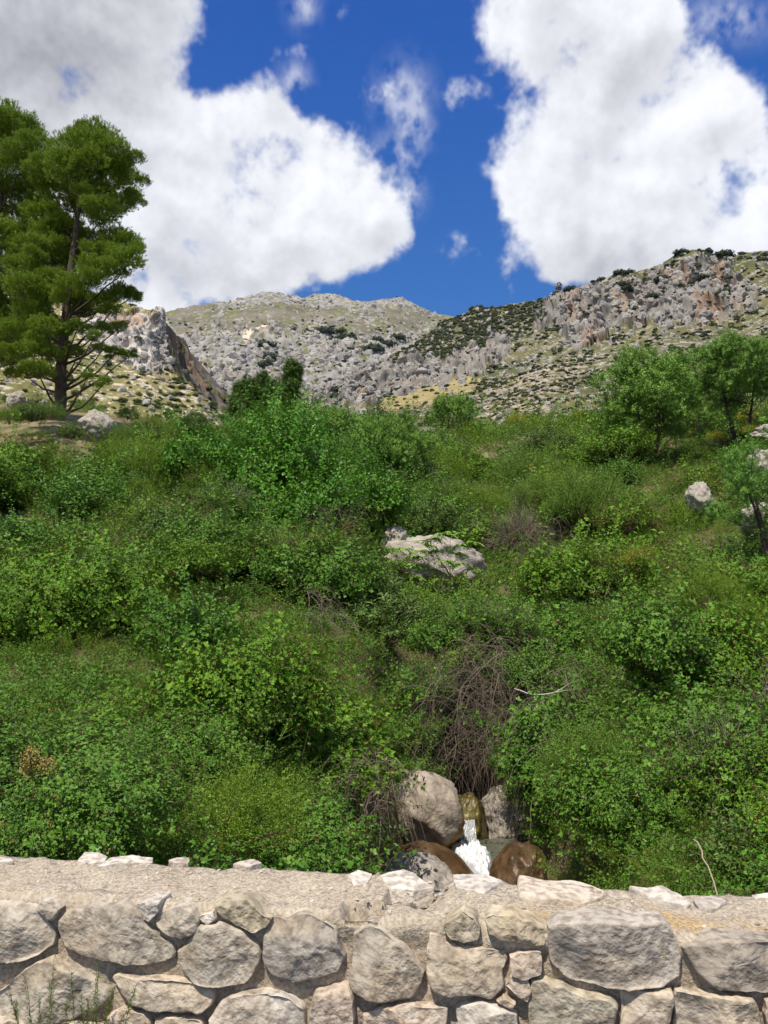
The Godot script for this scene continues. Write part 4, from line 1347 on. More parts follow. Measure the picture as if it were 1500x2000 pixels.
# upright green stems with tiny narrow leaves
func broom_sprig(sd: int, a: Color, b: Color, flower := 0.0) -> Soup:
	var r := RandomNumberGenerator.new()
	r.seed = sd
	var s := Soup.new()
	for k in 6:
		var d := (Vector3.UP + rv(r) * 0.42).normalized()
		var l := r.randf_range(0.22, 0.46)
		var o := rv(r) * 0.04
		var side := d.cross(rv(r)).normalized()
		var col := green(r, a, b)
		s.tri(o - side * 0.003, o + d * l, o + side * 0.003, col)
		for i in 9:
			var t := r.randf_range(0.2, 1.0)
			var e := (d * 0.5 + rv(r)).normalized()
			leaf_small(s, o + d * l * t, e, r, r.randf_range(0.022, 0.042), 0.011, green(r, a, b))
			if r.randf() < flower:
				var fc := Color(0.60, 0.47, 0.03)
				leaf_small(s, o + d * l * t, rv(r), r, 0.035, 0.03, fc)
	return s

func leaf_small(s: Soup, p: Vector3, d: Vector3, r: RandomNumberGenerator, l: float, w: float, col: Color) -> void:
	var side := d.cross(rv(r)).normalized() * w * 0.5
	s.tri(p, p + d * l * 0.5 + side, p + d * l, col)
	s.tri(p, p + d * l, p + d * l * 0.5 - side, col)

# long narrow leaves along a shoot
func willow_sprig(sd: int, a: Color, b: Color, size := 0.10) -> Soup:
	var r := RandomNumberGenerator.new()
	r.seed = sd
	var s := Soup.new()
	var bend := rv(r) * 0.12
	var pts := []
	for i in 2:
		var t := i / 1.0
		pts.append(Vector3(0, t * 0.42, 0) + bend * t * t)
	s.tube(pts, 0.005, 0.002, 3, Color(0.13, 0.11, 0.05))
	for i in 15:
		var t := (i + 0.5) / 15.0
		var p := Vector3(0, t * 0.42, 0) + bend * t * t
		var ang := i * 2.4
		var d := (Vector3(cos(ang), 0.45, sin(ang)) + rv(r) * 0.3).normalized()
		leaf(s, p, d, (Vector3.UP + rv(r) * 0.6).normalized(), size * r.randf_range(0.8, 1.25), size * 0.30, green(r, a, b))
	return s

func dry_sprig(sd: int) -> Soup:
	var r := RandomNumberGenerator.new()
	r.seed = sd
	var s := Soup.new()
	for k in 6:
		var p := rv(r) * 0.05
		var d := (Vector3.UP + rv(r) * 0.7).normalized()
		var pts := []
		for i in 5:
			pts.append(p)
			p += d * 0.13
			d = (d + rv(r) * 0.30).normalized()
		var k2 := r.randf_range(0.7, 1.25)
		s.tube(pts, 0.0055, 0.0025, 3, Color(0.20 * k2, 0.17 * k2, 0.13 * k2))
	return s

func grass_sprig(sd: int, a: Color, b: Color) -> Soup:
	var r := RandomNumberGenerator.new()
	r.seed = sd
	var s := Soup.new()
	for k in 26:
		var d := (Vector3.UP + rv(r) * 0.35).normalized()
		var l := r.randf_range(0.18, 0.45)
		var o := Vector3(r.randfn() * 0.06, 0, r.randfn() * 0.06)
		var side := d.cross(rv(r)).normalized() * 0.006
		var droop := Vector3(d.x, -0.2, d.z) * l * 0.5
		var col := green(r, a, b)
		var m := o + d * l * 0.6
		s.tri(o - side, m, o + side, col)
		s.tri(m - side * 0.7, m + d * l * 0.35 + droop, m + side * 0.7, col)
	return s

# a bush: sprigs over a lumpy mound of radius one, canes inside
func bush_mesh(sprigs: Array, n: int, sd: int, lean := 0.5, canes := 26, flat := 0.85, long := 24) -> ArrayMesh:
	var r := RandomNumberGenerator.new()
	r.seed = sd
	var s := Soup.new()
	for i in n:
		var d := Vector3(r.randfn(), absf(r.randfn()) * 0.9 - 0.12, r.randfn()).normalized()
		var lump := 0.82 + 0.36 * fbm.get_noise_3dv(d * 1.1 + Vector3(sd * 1.7, 0, 0)) + 0.18 * fbm.get_noise_3dv(d * 3.5 + Vector3(0, sd * 1.3, 0))
		if fbm.get_noise_3dv(d * 3.0 + Vector3(sd, sd * 2.0, 5)) < -0.10 and r.randf() < 0.8:
			continue                                    # gaps that open into the dark inside
		var p := d * lump * (0.52 + 0.46 * pow(r.randf(), 0.55))
		p.y = p.y * flat
		var y := (d * 0.75 + Vector3(0, lean, 0) + rv(r) * 0.65).normalized()
		var x := y.cross(rv(r)).normalized()
		var k := r.randf_range(0.75, 1.15)
		s.stamp(sprigs[r.randi() % sprigs.size()], Transform3D(Basis(x * k, y * k, x.cross(y) * k), p - y * 0.15))
	for i in long:                                     # arching canes that stick out
		var d := Vector3(r.randfn(), absf(r.randfn()) * 0.7 + 0.1, r.randfn()).normalized()
		var p := d * 0.75
		var y := (d + Vector3(0, 0.5, 0) + rv(r) * 0.3).normalized()
		for q in 3:
			var x := y.cross(rv(r)).normalized()
			s.stamp(sprigs[r.randi() % sprigs.size()], Transform3D(Basis(x, y, x.cross(y)).scaled_local(Vector3.ONE * 0.85), p))
			p += y * 0.26
			y = (y + Vector3(0, -0.30, 0) + d * 0.15).normalized()
	var wood := Soup.new()
	for i in canes:
		var d := Vector3(r.randfn(), absf(r.randfn()) + 0.3, r.randfn()).normalized()
		var pts := []
		for k in 4:
			var t := k / 3.0
			pts.append(Vector3(d.x * t * t * 0.8, d.y * t * 0.85 - 0.25, d.z * t * t * 0.8) + rv(r) * 0.05)
		wood.tube(pts, 0.012, 0.004, 4, Color(0.14, 0.095, 0.065))
	var made := s.mesh()
	if canes:
		kinds_of[made] = wood.mesh()
	return made

func bush(called: String, pick: Array, xf: Transform3D) -> Node3D:
	var o := base(called, Vector3.ZERO)
	o.transform = xf
	put("foliage" if pick[1] != M.twig else "twigs", pick[0], pick[1], o)
	put("canes", kinds_of[pick[0]], M.twig, o)
	return o

var kinds_of := {}

func plant_kinds() -> void:
	var ba := Color(0.050, 0.138, 0.014)
	var bb := Color(0.122, 0.252, 0.024)
	var ya := Color(0.098, 0.185, 0.024)
	var yb := Color(0.150, 0.240, 0.038)
	full_leaf = false
	var sets := {"bramble": [], "broom": [], "flower": [], "willow": [], "dry": [], "grass": [], "straw": [], "mix": []}
	for i in 7:
		sets.bramble.append(bramble_sprig(500 + i, ba, bb, 11, [1.0, 0.8, 1.0, 1.25, 0.9, 1.1, 0.8][i]))
	for i in 5:
		sets.broom.append(broom_sprig(520 + i, ya, yb))
		sets.flower.append(broom_sprig(530 + i, ya, yb, 0.28))
		sets.willow.append(willow_sprig(540 + i, Color(0.075, 0.145, 0.026), Color(0.13, 0.20, 0.045)))
		sets.dry.append(dry_sprig(550 + i))
		sets.grass.append(grass_sprig(560 + i, Color(0.10, 0.15, 0.03), Color(0.18, 0.19, 0.06)))
		sets.straw.append(grass_sprig(570 + i, Color(0.26, 0.20, 0.09), Color(0.34, 0.28, 0.14)))
	full_leaf = true
	var fullset := []
	for i in 6:
		fullset.append(bramble_sprig(510 + i, ba, bb, 14, 0.74))
	full_leaf = false
	sets.mix = sets.bramble.slice(0, 5) + sets.dry.slice(0, 1) + sets.broom.slice(0, 2)
	kinds_of.sets = sets
	# each kind: mesh and the material it wears
	kinds_of.near = []
	for i in 4:
		kinds_of.near.append([bush_mesh(fullset, 900, 600 + i, 0.5, 26, 0.85, 18), [M.leaf, M.leaf, M.leaf_yellow, M.leaf_grey][i]])
	kinds_of.bramble = []
	for i in 3:
		kinds_of.bramble.append([bush_mesh(sets.bramble, 960, 605 + i), M.leaf])
	kinds_of.bramble_yellow = []
	kinds_of.bramble_grey = []
	for i in 2:
		kinds_of.bramble_yellow.append([bush_mesh(sets.bramble, 940, 610 + i), M.leaf_yellow])
		kinds_of.bramble_grey.append([bush_mesh(sets.bramble, 940, 614 + i), M.leaf_grey])
	kinds_of.bramble_dark = [[bush_mesh(sets.bramble, 960, 618), M.leaf_ivy], [bush_mesh(sets.bramble, 960, 619), M.leaf_ivy]]
	kinds_of.mix = [[bush_mesh(sets.mix, 700, 620, 0.55, 30), M.leaf], [bush_mesh(sets.mix, 700, 621, 0.55, 30), M.leaf_yellow]]
	kinds_of.broom = []
	for i in 3:
		kinds_of.broom.append([bush_mesh(sets.broom, 480, 630 + i, 0.9, 16, 0.95, 8), [M.leaf_yellow, M.leaf, M.leaf_yellow][i]])
	kinds_of.flower = [[bush_mesh(sets.flower, 300, 640, 0.9, 16, 0.95, 8), M.leaf]]
	kinds_of.willow = []
	for i in 3:
		kinds_of.willow.append([bush_mesh(sets.willow, 560, 650 + i, 0.8, 20, 1.05, 16), M.leaf])
	kinds_of.dry = []
	for i in 2:
		kinds_of.dry.append([bush_mesh(sets.dry, 200, 660 + i, 0.2, 60, 0.8, 8), M.twig])

# rounded masses of growth and the creases between them
var mound_n: FastNoiseLite
var mounds := []

func swell_at(x: float, d: float) -> float:
	if mound_n == null:
		mound_n = noise(FastNoiseLite.TYPE_SIMPLEX_SMOOTH, 0.17, 1, 88)
		for e in [[620, 1330, 10.5, 1.9, 0.75], [200, 1120, 14.5, 2.0, 0.6], [480, 1060, 17.5, 2.0, 0.5], [150, 1480, 6.8, 1.2, 0.3], [500, 1600, 5.8, 1.2, 0.22], [560, 930, 25.0, 3.2, 0.9], [690, 950, 25.0, 2.0, 0.9], [1250, 1600, 7.5, 1.5, 0.5], [1400, 1450, 9.0, 1.5, 0.4], [1150, 1480, 10.5, 1.3, 0.4], [1300, 1250, 13.5, 2.0, 0.6], [1450, 1200, 14.5, 1.6, 0.5], [1180, 1330, 12.5, 1.3, 0.4],
				[980, 960, 32.0, 3.0, 1.0], [1180, 980, 28.0, 2.5, 0.8], [1080, 880, 42.0, 3.0, 0.8], [850, 1180, 20.0, 1.5, 0.5], [990, 1180, 18.5, 1.5, 0.5], [700, 1130, 17.5, 1.5, 0.4], [330, 900, 27.0, 2.5, 0.6], [60, 930, 24.0, 2.5, 0.6],
				[330, 1240, 11.5, 0.9, -1.0], [640, 1205, 14.7, 1.1, -1.0], [800, 1450, 12.5, 0.8, -0.5], [700, 1575, 8.9, 0.8, -0.7], [430, 960, 24.0, 1.3, -0.9], [1080, 1030, 24.5, 1.4, -1.0], [1350, 1540, 7.6, 0.7, -0.6], [1120, 930, 33.0, 1.8, -1.1], [250, 1340, 9.2, 0.7, -0.6], [560, 1450, 8.3, 0.8, -0.55], [1290, 1420, 9.5, 0.7, -0.55], [650, 1010, 22.6, 1.3, -0.9], [60, 1210, 11.8, 0.9, -0.7], [420, 1160, 14.0, 1.0, -0.7], [950, 1050, 27.0, 1.5, -1.0], [1230, 1150, 17.0, 1.1, -0.7]]:
			var p := at(e[0], e[1], e[2])
			mounds.append([p.x, e[2], e[3], e[4]])
	var h := (0.24 - absf(mound_n.get_noise_2d(x, d * 0.85))) * (1.6 + 0.030 * d)
	for m in mounds:
		var g: float = ((x - m[0]) * (x - m[0]) + (d - m[1]) * (d - m[1])) / (m[2] * m[2])
		if g < 6.0:
			h += m[3] * 1.25 * exp(-g)
	return h

# what a bush grows beside, for its description
func where_is(p: Vector3, q: Vector2) -> String:
	if -p.z < 5.6:
		return "just behind the wall" if q.x > 300 or q.x < -50 else "by the tan spurge behind the wall"
	for e in [["beside the waterfall boulders", 900, 1600, 14.5, 2.6], ["around the large pale boulder", 850, 1080, 25.5, 3.6], ["by the bleached dead branch", 1060, 1350, 13.0, 2.2], ["by the reddish bare twigs", 710, 1540, 9.5, 2.0], ["by the grey twigs in the bank", 640, 1205, 14.7, 2.4], ["beside the thorny tree", 1500, 1075, 20.5, 3.4], ["by the yellow broom", 1240, 1088, 19.6, 3.2], ["by the small white boulder", 1366, 970, 27.0, 3.6],
			["by the boulder below the pine", 190, 835, 33.5, 3.8], ["at the foot of the pine", 120, 790, 36.0, 7.0], ["under the spreading green tree", 1275, 870, 40.0, 5.0], ["by the slender dark trunks", 1447, 858, 41.0, 5.0], ["below the round vivid treetop", 885, 838, 62.0, 6.0], ["before the wide pale tree", 640, 856, 55.0, 7.0], ["in front of the poplars", 510, 838, 84.0, 26.0], ["by the dead branches near the boulder", 1050, 1055, 23.5, 2.6], ["by the leaning pale tree", 765, 930, 40.0, 4.0]]:
		if p.distance_to(at(e[1], e[2], e[3])) < e[4]:
			return e[0]
	var high := "low on" if p.y < 1.0 else ("halfway up" if p.y < 5.0 else ("high on" if p.y < 12.0 else "at the top of"))
	return high + (" the bank below the pine" if q.x < 780 else " the bank below the trees")

# ------------------------------------------------------------------ bushes on the banks
func bushes() -> void:
	plant_kinds()
	var rnd := RandomNumberGenerator.new()
	rnd.seed = 900
	var pool := poly([782, 1536, 800, 1512, 860, 1508, 905, 1535, 1000, 1545, 1035, 1600, 1032, 1660, 1046, 1760, 800, 1760, 782, 1700])
	var keep := [[poly([772, 1036, 930, 1036, 940, 1118, 860, 1112, 775, 1095]), 26.0], [poly([1345, 946, 1385, 946, 1385, 985, 1345, 985]), 27.5], [poly([160, 806, 224, 806, 224, 850, 160, 850]), 34.0], [poly([1450, 992, 1500, 992, 1500, 1035, 1450, 1035]), 24.5], [poly([1470, 886, 1500, 886, 1500, 930, 1470, 930]), 30.5],
		[poly([60, 700, 260, 700, 250, 800, 60, 790]), 36.0]]
	var gully := poly([830, 1290, 900, 1240, 1000, 1250, 1030, 1330, 1050, 1450, 1030, 1560, 880, 1560, 830, 1420])
	var ivy := poly([380, 850, 560, 838, 680, 870, 745, 930, 750, 1010, 640, 1040, 560, 1030, 480, 960, 400, 930])
	var light := poly([590, 800, 700, 795, 760, 830, 810, 880, 800, 960, 740, 900, 640, 860])
	var yellowish := poly([800, 830, 1150, 800, 1500, 860, 1500, 1250, 1250, 1330, 1100, 1200, 950, 1120, 940, 1000, 780, 1010, 760, 900])
	var drys := poly([990, 1010, 1080, 1000, 1100, 1080, 1060, 1120, 990, 1110])
	var count := {}
	var under := [[], [], []]
	var d := 4.3
	while d < 72.0:
		var rad := 0.56 + 0.040 * d
		if d > 12.0 and d < 40.0:
			rad *= 0.92
		var n := int(1.30 * d / (rad * 1.26))
		for i in n:
			var dd := d + rnd.randf_range(-0.45, 0.45) * rad
			var x := (lerpf(-0.65, 0.65, (i + rnd.randf()) / n)) * dd
			var r := rad * rnd.randf_range(0.66, 1.26)
			var swell := swell_at(x, dd)
			var top := canopy(x, dd) + swell + rnd.randf_range(-0.30, 0.15) * r
			var p := Vector3(x, top - r * 0.85, -dd)
			var q := pix(Vector3(x, top - r * 0.5, -dd))
			var rp := F * r / dd
			if swell < -0.32 and dd > 6.5 and rnd.randf() < 0.6:       # hollows between the masses stay open
				continue
			if q.x < -260 or q.x > 1760:
				continue
			var skip := false
			for k in 10:
				var e := q + Vector2(cos(k * 0.628), sin(k * 0.628)) * rp * 0.85
				if dd < 16.3 and inside(e, pool):
					skip = true
				for kp in keep:
					if dd < kp[1] and (inside(e, kp[0]) or inside(q, kp[0])):
						skip = true
			if skip or (dd < 16.5 and notch(x, dd) < 0.55) or (dd < 17.0 and inside(q, gully)):
				continue
			if q.x < 470 and dd > 33.0:                    # the open ground round the pine and below the crag
				if rnd.randf() < 0.62 or q.y < 775:
					continue
				r *= 0.55
			var kind := "bramble"
			var tone := fbm.get_noise_2d(x * 0.14, dd * 0.14)
			var roll := rnd.randf()
			var hue := "" if tone > -0.12 else "_grey"
			if tone > 0.2:
				hue = "_yellow"
			if inside(q, ivy):
				hue = "_dark"
			elif inside(q, light):
				kind = "willow"
			elif inside(q, drys):
				kind = "dry" if roll < 0.3 else "mix"
			elif inside(q, yellowish):
				kind = "bramble" if roll < 0.34 else ("broom" if roll < 0.58 else ("mix" if roll < 0.86 else ("willow" if roll < 0.94 else ("flower" if roll < 0.955 else ("dry" if roll < 0.965 else "broom")))))
				hue = "_yellow" if tone > 0.0 else ""
			elif q.y < 960 and q.x < 500:
				kind = "bramble" if roll < 0.5 else ("broom" if roll < 0.75 else ("mix" if roll < 0.9 else "willow"))
				hue = "_yellow" if tone > -0.1 else ""
			elif q.y < 870:
				kind = "willow" if roll < 0.3 else ("broom" if roll < 0.6 else "bramble")
				hue = "_yellow"
			else:
				kind = "bramble" if roll < 0.72 else ("mix" if roll < 0.86 else ("broom" if roll < 0.95 else "willow"))
			var set_: Array = kinds_of[kind + (hue if kind == "bramble" else "")]
			if kind == "bramble" and dd < 9.0:
				set_ = kinds_of.near
			var pick: Array = set_[rnd.randi() % set_.size()]
			var mesh: Mesh = pick[0]
			var m: Material = pick[1]
			var b := Basis(Vector3.UP, rnd.randf() * TAU) * Basis(Vector3(1, 0, 0), rnd.randf_range(-0.15, 0.15))
			var xf := Transform3D(b.scaled_local(Vector3(r * rnd.randf_range(0.9, 1.2), r * rnd.randf_range(0.85, 1.1), r * rnd.randf_range(0.9, 1.15))), p)
			var title: String = {"bramble": "bramble_bush", "mix": "bramble_thicket", "broom": "broom_bush", "flower": "flowering_broom", "willow": "leafy_shrub", "dry": "dry_bush"}[kind]
			if inside(q, ivy):
				title = "evergreen_bush"
			var o := bush(title, pick, xf)
			var side := where_is(Vector3(x, top, -dd), q)
			if inside(q, ivy):
				side = "in the dark mound above the bank" if side.contains("bank") else side
			var what: String = {"bramble": "bramble bush", "mix": "bare-caned bramble bush", "broom": "fine-leaved broom bush", "flower": "yellow-flowered broom bush", "willow": "shrub with long narrow leaves", "dry": "tangle of dead twigs"}[kind]
			if title == "evergreen_bush":
				what = "evergreen bush"
			var tint: String = {M.leaf: "green", M.leaf_yellow: "yellow-green", M.leaf_grey: "grey-green", M.leaf_ivy: "dark green", M.twig: "grey-brown"}[m]
			var big := "small" if r < rad * 0.88 else ("broad" if r > rad * 1.08 else "rounded")
			var lab := "%s %s %s %s" % [big, tint, what, side]
			tag(o, lab, "bush", lab)
			count[title] = count.get(title, 0) + 1
		d += rad * 1.16
	# bushes that lean over the recess of the waterfall
	for e in [[805, 1500, 14.9, 0.62], [800, 1420, 15.2, 0.75], [815, 1335, 15.6, 0.8], [850, 1240, 16.2, 0.75], [920, 1205, 16.6, 0.75], [995, 1215, 16.6, 0.75], [1040, 1310, 15.6, 0.8], [1060, 1400, 15.0, 0.75], [1075, 1480, 14.4, 0.7], [1090, 1560, 13.6, 0.62], [1035, 1545, 14.3, 0.50], [1005, 1490, 14.8, 0.45], [1075, 1615, 13.2, 0.45], [880, 1380, 17.6, 0.6], [1000, 1390, 17.4, 0.6], [940, 1420, 18.4, 0.6]]:
		var pick: Array = kinds_of.mix[0] if rnd.randf() < 0.5 else kinds_of.bramble[rnd.randi() % 3]
		var o := bush("bramble_thicket", pick, Transform3D(Basis(Vector3.UP, rnd.randf() * TAU).scaled_local(Vector3.ONE * e[3]), at(e[0], e[1], e[2]) - Vector3(0, e[3] * 0.3, 0)))
		var lean := "%s %s leaning over the dark recess of the waterfall" % ["small" if e[3] < 0.65 else "broad", "bare-caned bramble bush" if pick == kinds_of.mix[0] else "leafy bramble bush"]
		tag(o, lean, "bush", lean)
	# green scrub at the foot of the pine
	for e in [[20, 808, 33.0, 0.8], [62, 806, 33.4, 0.7], [98, 800, 34.0, 0.75], [140, 842, 32.5, 0.6], [240, 846, 33.0, 0.8], [282, 842, 34.5, 0.9], [330, 838, 36.0, 0.9], [250, 805, 38.5, 0.7], [380, 832, 38.0, 1.0], [215, 872, 31.0, 0.7]]:
		var pick: Array = (kinds_of.broom if rnd.randf() < 0.5 else kinds_of.willow)[rnd.randi() % 3]
		var o := bush("scrub_bush", pick, Transform3D(Basis(Vector3.UP, rnd.randf() * TAU).scaled_local(Vector3.ONE * e[3]), at(e[0], e[1], e[2]) - Vector3(0, e[3] * 0.35, 0)))
		var lab := "%s light green scrub bush at the foot of the pine" % ("narrow-leaved" if pick[0] in [kinds_of.willow[0][0], kinds_of.willow[1][0], kinds_of.willow[2][0]] else "fine-leaved")
		tag(o, lab, "bush", lab)
	# low growth under and between the bushes
	var sp_ := [bush_mesh(kinds_of.sets.bramble, 70, 690, 0.6, 6, 0.5, 3), bush_mesh(kinds_of.sets.broom, 60, 691, 1.0, 4, 0.6, 2), bush_mesh(kinds_of.sets.grass, 40, 692, 2.0, 0, 0.4, 0)]
	for i in 5200:
		var dd := exp(lerpf(log(4.2), log(88.0), rnd.randf()))
		var x := rnd.randf_range(-0.62, 0.62) * dd
		var y := ground_y(x, dd)
		var q := pix(Vector3(x, y, -dd))
		if notch(x, dd) < 0.6 and dd < 17.0 or inside(q, pool):
			continue
		var k := 0
		if q.x < 480 and dd > 32.0:
			k = 2 if rnd.randf() < 0.7 else 1
			if rnd.randf() < 0.5 or (q.x > 0 and q.x < 270 and q.y < 850 and q.y > 740):
				continue
		elif rnd.randf() < 0.45:
			k = 1 + rnd.randi() % 2
		var r := (0.35 + 0.012 * dd) * rnd.randf_range(0.7, 1.3)
		under[k].append(Transform3D(Basis(Vector3.UP, rnd.randf() * TAU).scaled_local(Vector3.ONE * r), Vector3(x, y + r * 0.05, -dd)))
	for k in 3:
		var o := multi(["undergrowth", "heath", "grass"][k], sp_[k], M.leaf if k == 0 else M.leaf_yellow, under[k])
		o.set_meta("kind", "stuff")
		tag(o, ["low bramble growth carpeting the banks between the bushes", "low fine-leaved heath scattered over the banks", "tufts of green grass scattered over the slopes"][k], ["undergrowth", "heath", "grass"][k])

# ------------------------------------------------------------------ trees
func branch(s: Soup, a: Vector3, b: Vector3, r0: float, r1: float, sag: float, r: RandomNumberGenerator, col: Color, sides := 6) -> void:
	var pts := []
	for i in 7:
		var t := i / 6.0
		pts.append(a.lerp(b, t) + Vector3(0, sag * sin(t * PI), 0) + rv(r) * (a.distance_to(b) * 0.018 if i > 0 and i < 6 else 0.0))
	s.tube(pts, r0, r1, sides, col)

func clump_mesh(tufts: Array, n: int, sd: int, flat: float, upness: float, spread := 0.75) -> ArrayMesh:
	var r := RandomNumberGenerator.new()
	r.seed = sd
	var s := Soup.new()
	for i in n:
		var d := Vector3(r.randfn(), r.randfn() * 0.8 + 0.25, r.randfn()).normalized()
		var lump := 0.82 + 0.62 * fbm.get_noise_3dv(d * 1.6 + Vector3(sd * 3.3, 0, 0)) + 0.3 * fbm.get_noise_3dv(d * 5.0 + Vector3(0, sd, 0))
		var p := d * lump * (0.35 + 0.65 * pow(r.randf(), 0.6))
		p.y *= flat
		var y := (d * spread + Vector3(0, upness, 0) + rv(r) * 0.45).normalized()
		var x := y.cross(rv(r)).normalized()
		var k := r.randf_range(0.8, 1.2)
		s.stamp(tufts[r.randi() % tufts.size()], Transform3D(Basis(x * k, y * k, x.cross(y) * k), p))
	return s.mesh()

func needle_tuft(sd: int) -> Soup:
	var r := RandomNumberGenerator.new()
	r.seed = sd
	var s := Soup.new()
	var hue := r.randf_range(0.85, 1.2)
	s.tri(Vector3(-0.004, 0, 0), Vector3(0, 0.16, 0), Vector3(0.004, 0, 0), Color(0.13, 0.09, 0.05))
	for i in 30:
		var t := r.randf_range(0.1, 1.0)
		var p := Vector3(0, t * 0.17, 0)
		var d := (Vector3(r.randfn(), 1.1, r.randfn())).normalized()
		var side := d.cross(rv(r)).normalized() * 0.007
		var k := r.randf_range(0.75, 1.25) * hue
		s.tri(p - side, p + d * r.randf_range(0.09, 0.14), p + side, Color(0.185 * k, 0.265 * k, 0.026 * k))
	return s

func pine(label: String, depth: float, trunk_px: Array, r0: float, clumps: Array, sd: int, bare: Array) -> void:
	var r := RandomNumberGenerator.new()
	r.seed = sd
	var foot := at(trunk_px[0].x, trunk_px[0].y, depth)
	var o := base("pine_tree", foot)
	tag(o, label, "tree")
	var path := []
	for q in trunk_px:
		path.append(at(q.x, q.y, depth) - foot)
	path[0] += Vector3(0, -0.5, 0)
	var bark_c := Color(0.105, 0.080, 0.062)
	var s := Soup.new()
	var pts := []
	for i in 40:
		var f := i / 39.0 * (path.size() - 1)
		var k := mini(int(f), path.size() - 2)
		var p: Vector3 = path[k].lerp(path[k + 1], f - k)
		pts.append(p + rv(r) * 0.02)
	s.tube(pts, r0, r0 * 0.16, 14, bark_c)
	var trunk := put("trunk", s.mesh(), M.bark, o)
	var limb := Soup.new()
	for c in clumps:
		var dz: float = c[3] if c.size() > 3 else r.randf_range(-2.2, 2.4)
		var p := at(c[0], c[1], depth - dz) - foot
		var size: float = c[2] / F * depth * 1.22
		var k := 0
		var want := p.y - 0.25 * Vector2(p.x, p.z).length() - 0.6
		for i in pts.size():
			if pts[i].y < want:
				k = i
		var a: Vector3 = pts[k]
		branch(limb, a, p - Vector3(0, size * 0.25, 0), lerpf(0.09, 0.035, float(k) / 39.0), 0.018, -0.25, r, bark_c)
		for n in 4:
			branch(limb, p - Vector3(0, size * 0.2, 0), p + rv(r) * size * 0.7, 0.018, 0.006, 0.0, r, bark_c, 4)
		var b := Basis(Vector3.UP, r.randf() * TAU).scaled_local(Vector3(size * r.randf_range(0.95, 1.15), size * r.randf_range(0.85, 1.05), size))
		put("needle_clump", kinds_of.pine[r.randi() % kinds_of.pine.size()], M.needle, o, Transform3D(b, p))
		for n in 2:                                    # side shoots
			var e := p + Vector3(r.randfn(), r.randfn() * 0.35, r.randfn()).normalized() * size * r.randf_range(0.85, 1.15)
			branch(limb, p - Vector3(0, size * 0.1, 0), e, 0.014, 0.006, 0.0, r, bark_c, 4)
			put("needle_clump", kinds_of.pine[r.randi() % kinds_of.pine.size()], M.needle, o, Transform3D(Basis(Vector3.UP, r.randf() * TAU).scaled_local(Vector3.ONE * size * r.randf_range(0.38, 0.6)), e))
	for c in bare:                                     # dead lower branches
		var p := at(c[0], c[1], depth - r.randf_range(-1.2, 1.2)) - foot
		var k := 0
		for i in pts.size():
			if pts[i].y < p.y + 0.3:
				k = i
		branch(limb, pts[k], p, 0.03, 0.008, 0.1, r, bark_c, 5)
		for n in 5:
			var t := r.randf_range(0.4, 1.0)
			var e: Vector3 = pts[k].lerp(p, t)
			branch(limb, e, e + rv(r) * 0.6, 0.010, 0.003, 0.0, r, bark_c, 3)
	put("branches", limb.mesh(), M.bark, trunk)

func leafy_tree(called: String, label: String, foot: Vector3, height: float, width: float, sd: int, trunks: int, leaf_m: Material, clumps: Array, n_clump: int, lo: float, lean := Vector3.ZERO, group := "", bark_c := Color(0.09, 0.07, 0.055), cols := false) -> Node3D:
	var r := RandomNumberGenerator.new()
	r.seed = sd
	var o := base(called, foot)
	tag(o, label, "tree", group)
	var tops := []
	var bole: Node3D
	for t in trunks:
		var s := Soup.new()
		var a := TAU * t / trunks + r.randf()
		var spread := 0.0 if trunks == 1 else width * 0.16
		var pts := []
		for i in 8:
			var u := i / 7.0
			pts.append(Vector3(cos(a) * spread * (0.3 + u), -0.4 + u * (height * 0.72 + 0.4), sin(a) * spread * (0.3 + u)) + lean * u * u * height + rv(r) * 0.03 * height * u * 0.4)
		s.tube(pts, height * 0.018 + 0.02, 0.02, 9, bark_c)
		bole = put("trunk", s.mesh(), M.bark, o)
		tops.append(pts)
	var limb := Soup.new()
	for i in n_clump:
		var u := pow((i + 0.5) / n_clump, 0.85)
		var h := lerpf(lo, 0.97, u) * height
		var rr := width * 0.5 * (sqrt(maxf(0.02, 1.0 - pow((u - 0.42) / 0.62, 2.0))) if not cols else lerpf(0.9, 0.30, u))
		var a := i * 2.399 + r.randf() * 0.8
		var p := Vector3(cos(a), 0, sin(a)) * rr * sqrt(r.randf_range(0.12, 1.15)) + Vector3(0, h + r.randf_range(-0.06, 0.10) * height, 0) + lean * pow(h / height, 2.0) * height
		var size := (width * 0.15 if not cols else width * 0.33) * r.randf_range(0.65, 1.3)
		var pts: Array = tops[i % trunks]
		var k := 1
		for j in pts.size():
			if pts[j].y < p.y - 0.15 * width:
				k = j
		branch(limb, pts[k], p, 0.028 * height / 5.0, 0.008, -0.08, r, bark_c, 5)
		for n in 3:
			branch(limb, p, p + rv(r) * size * 0.8, 0.010, 0.003, 0.0, r, bark_c, 3)
		put("leaf_clump", clumps[r.randi() % clumps.size()], leaf_m, o, Transform3D(Basis(Vector3.UP, r.randf() * TAU).scaled_local(Vector3.ONE * size), p))
	put("branches", limb.mesh(), M.bark, bole)
	return o

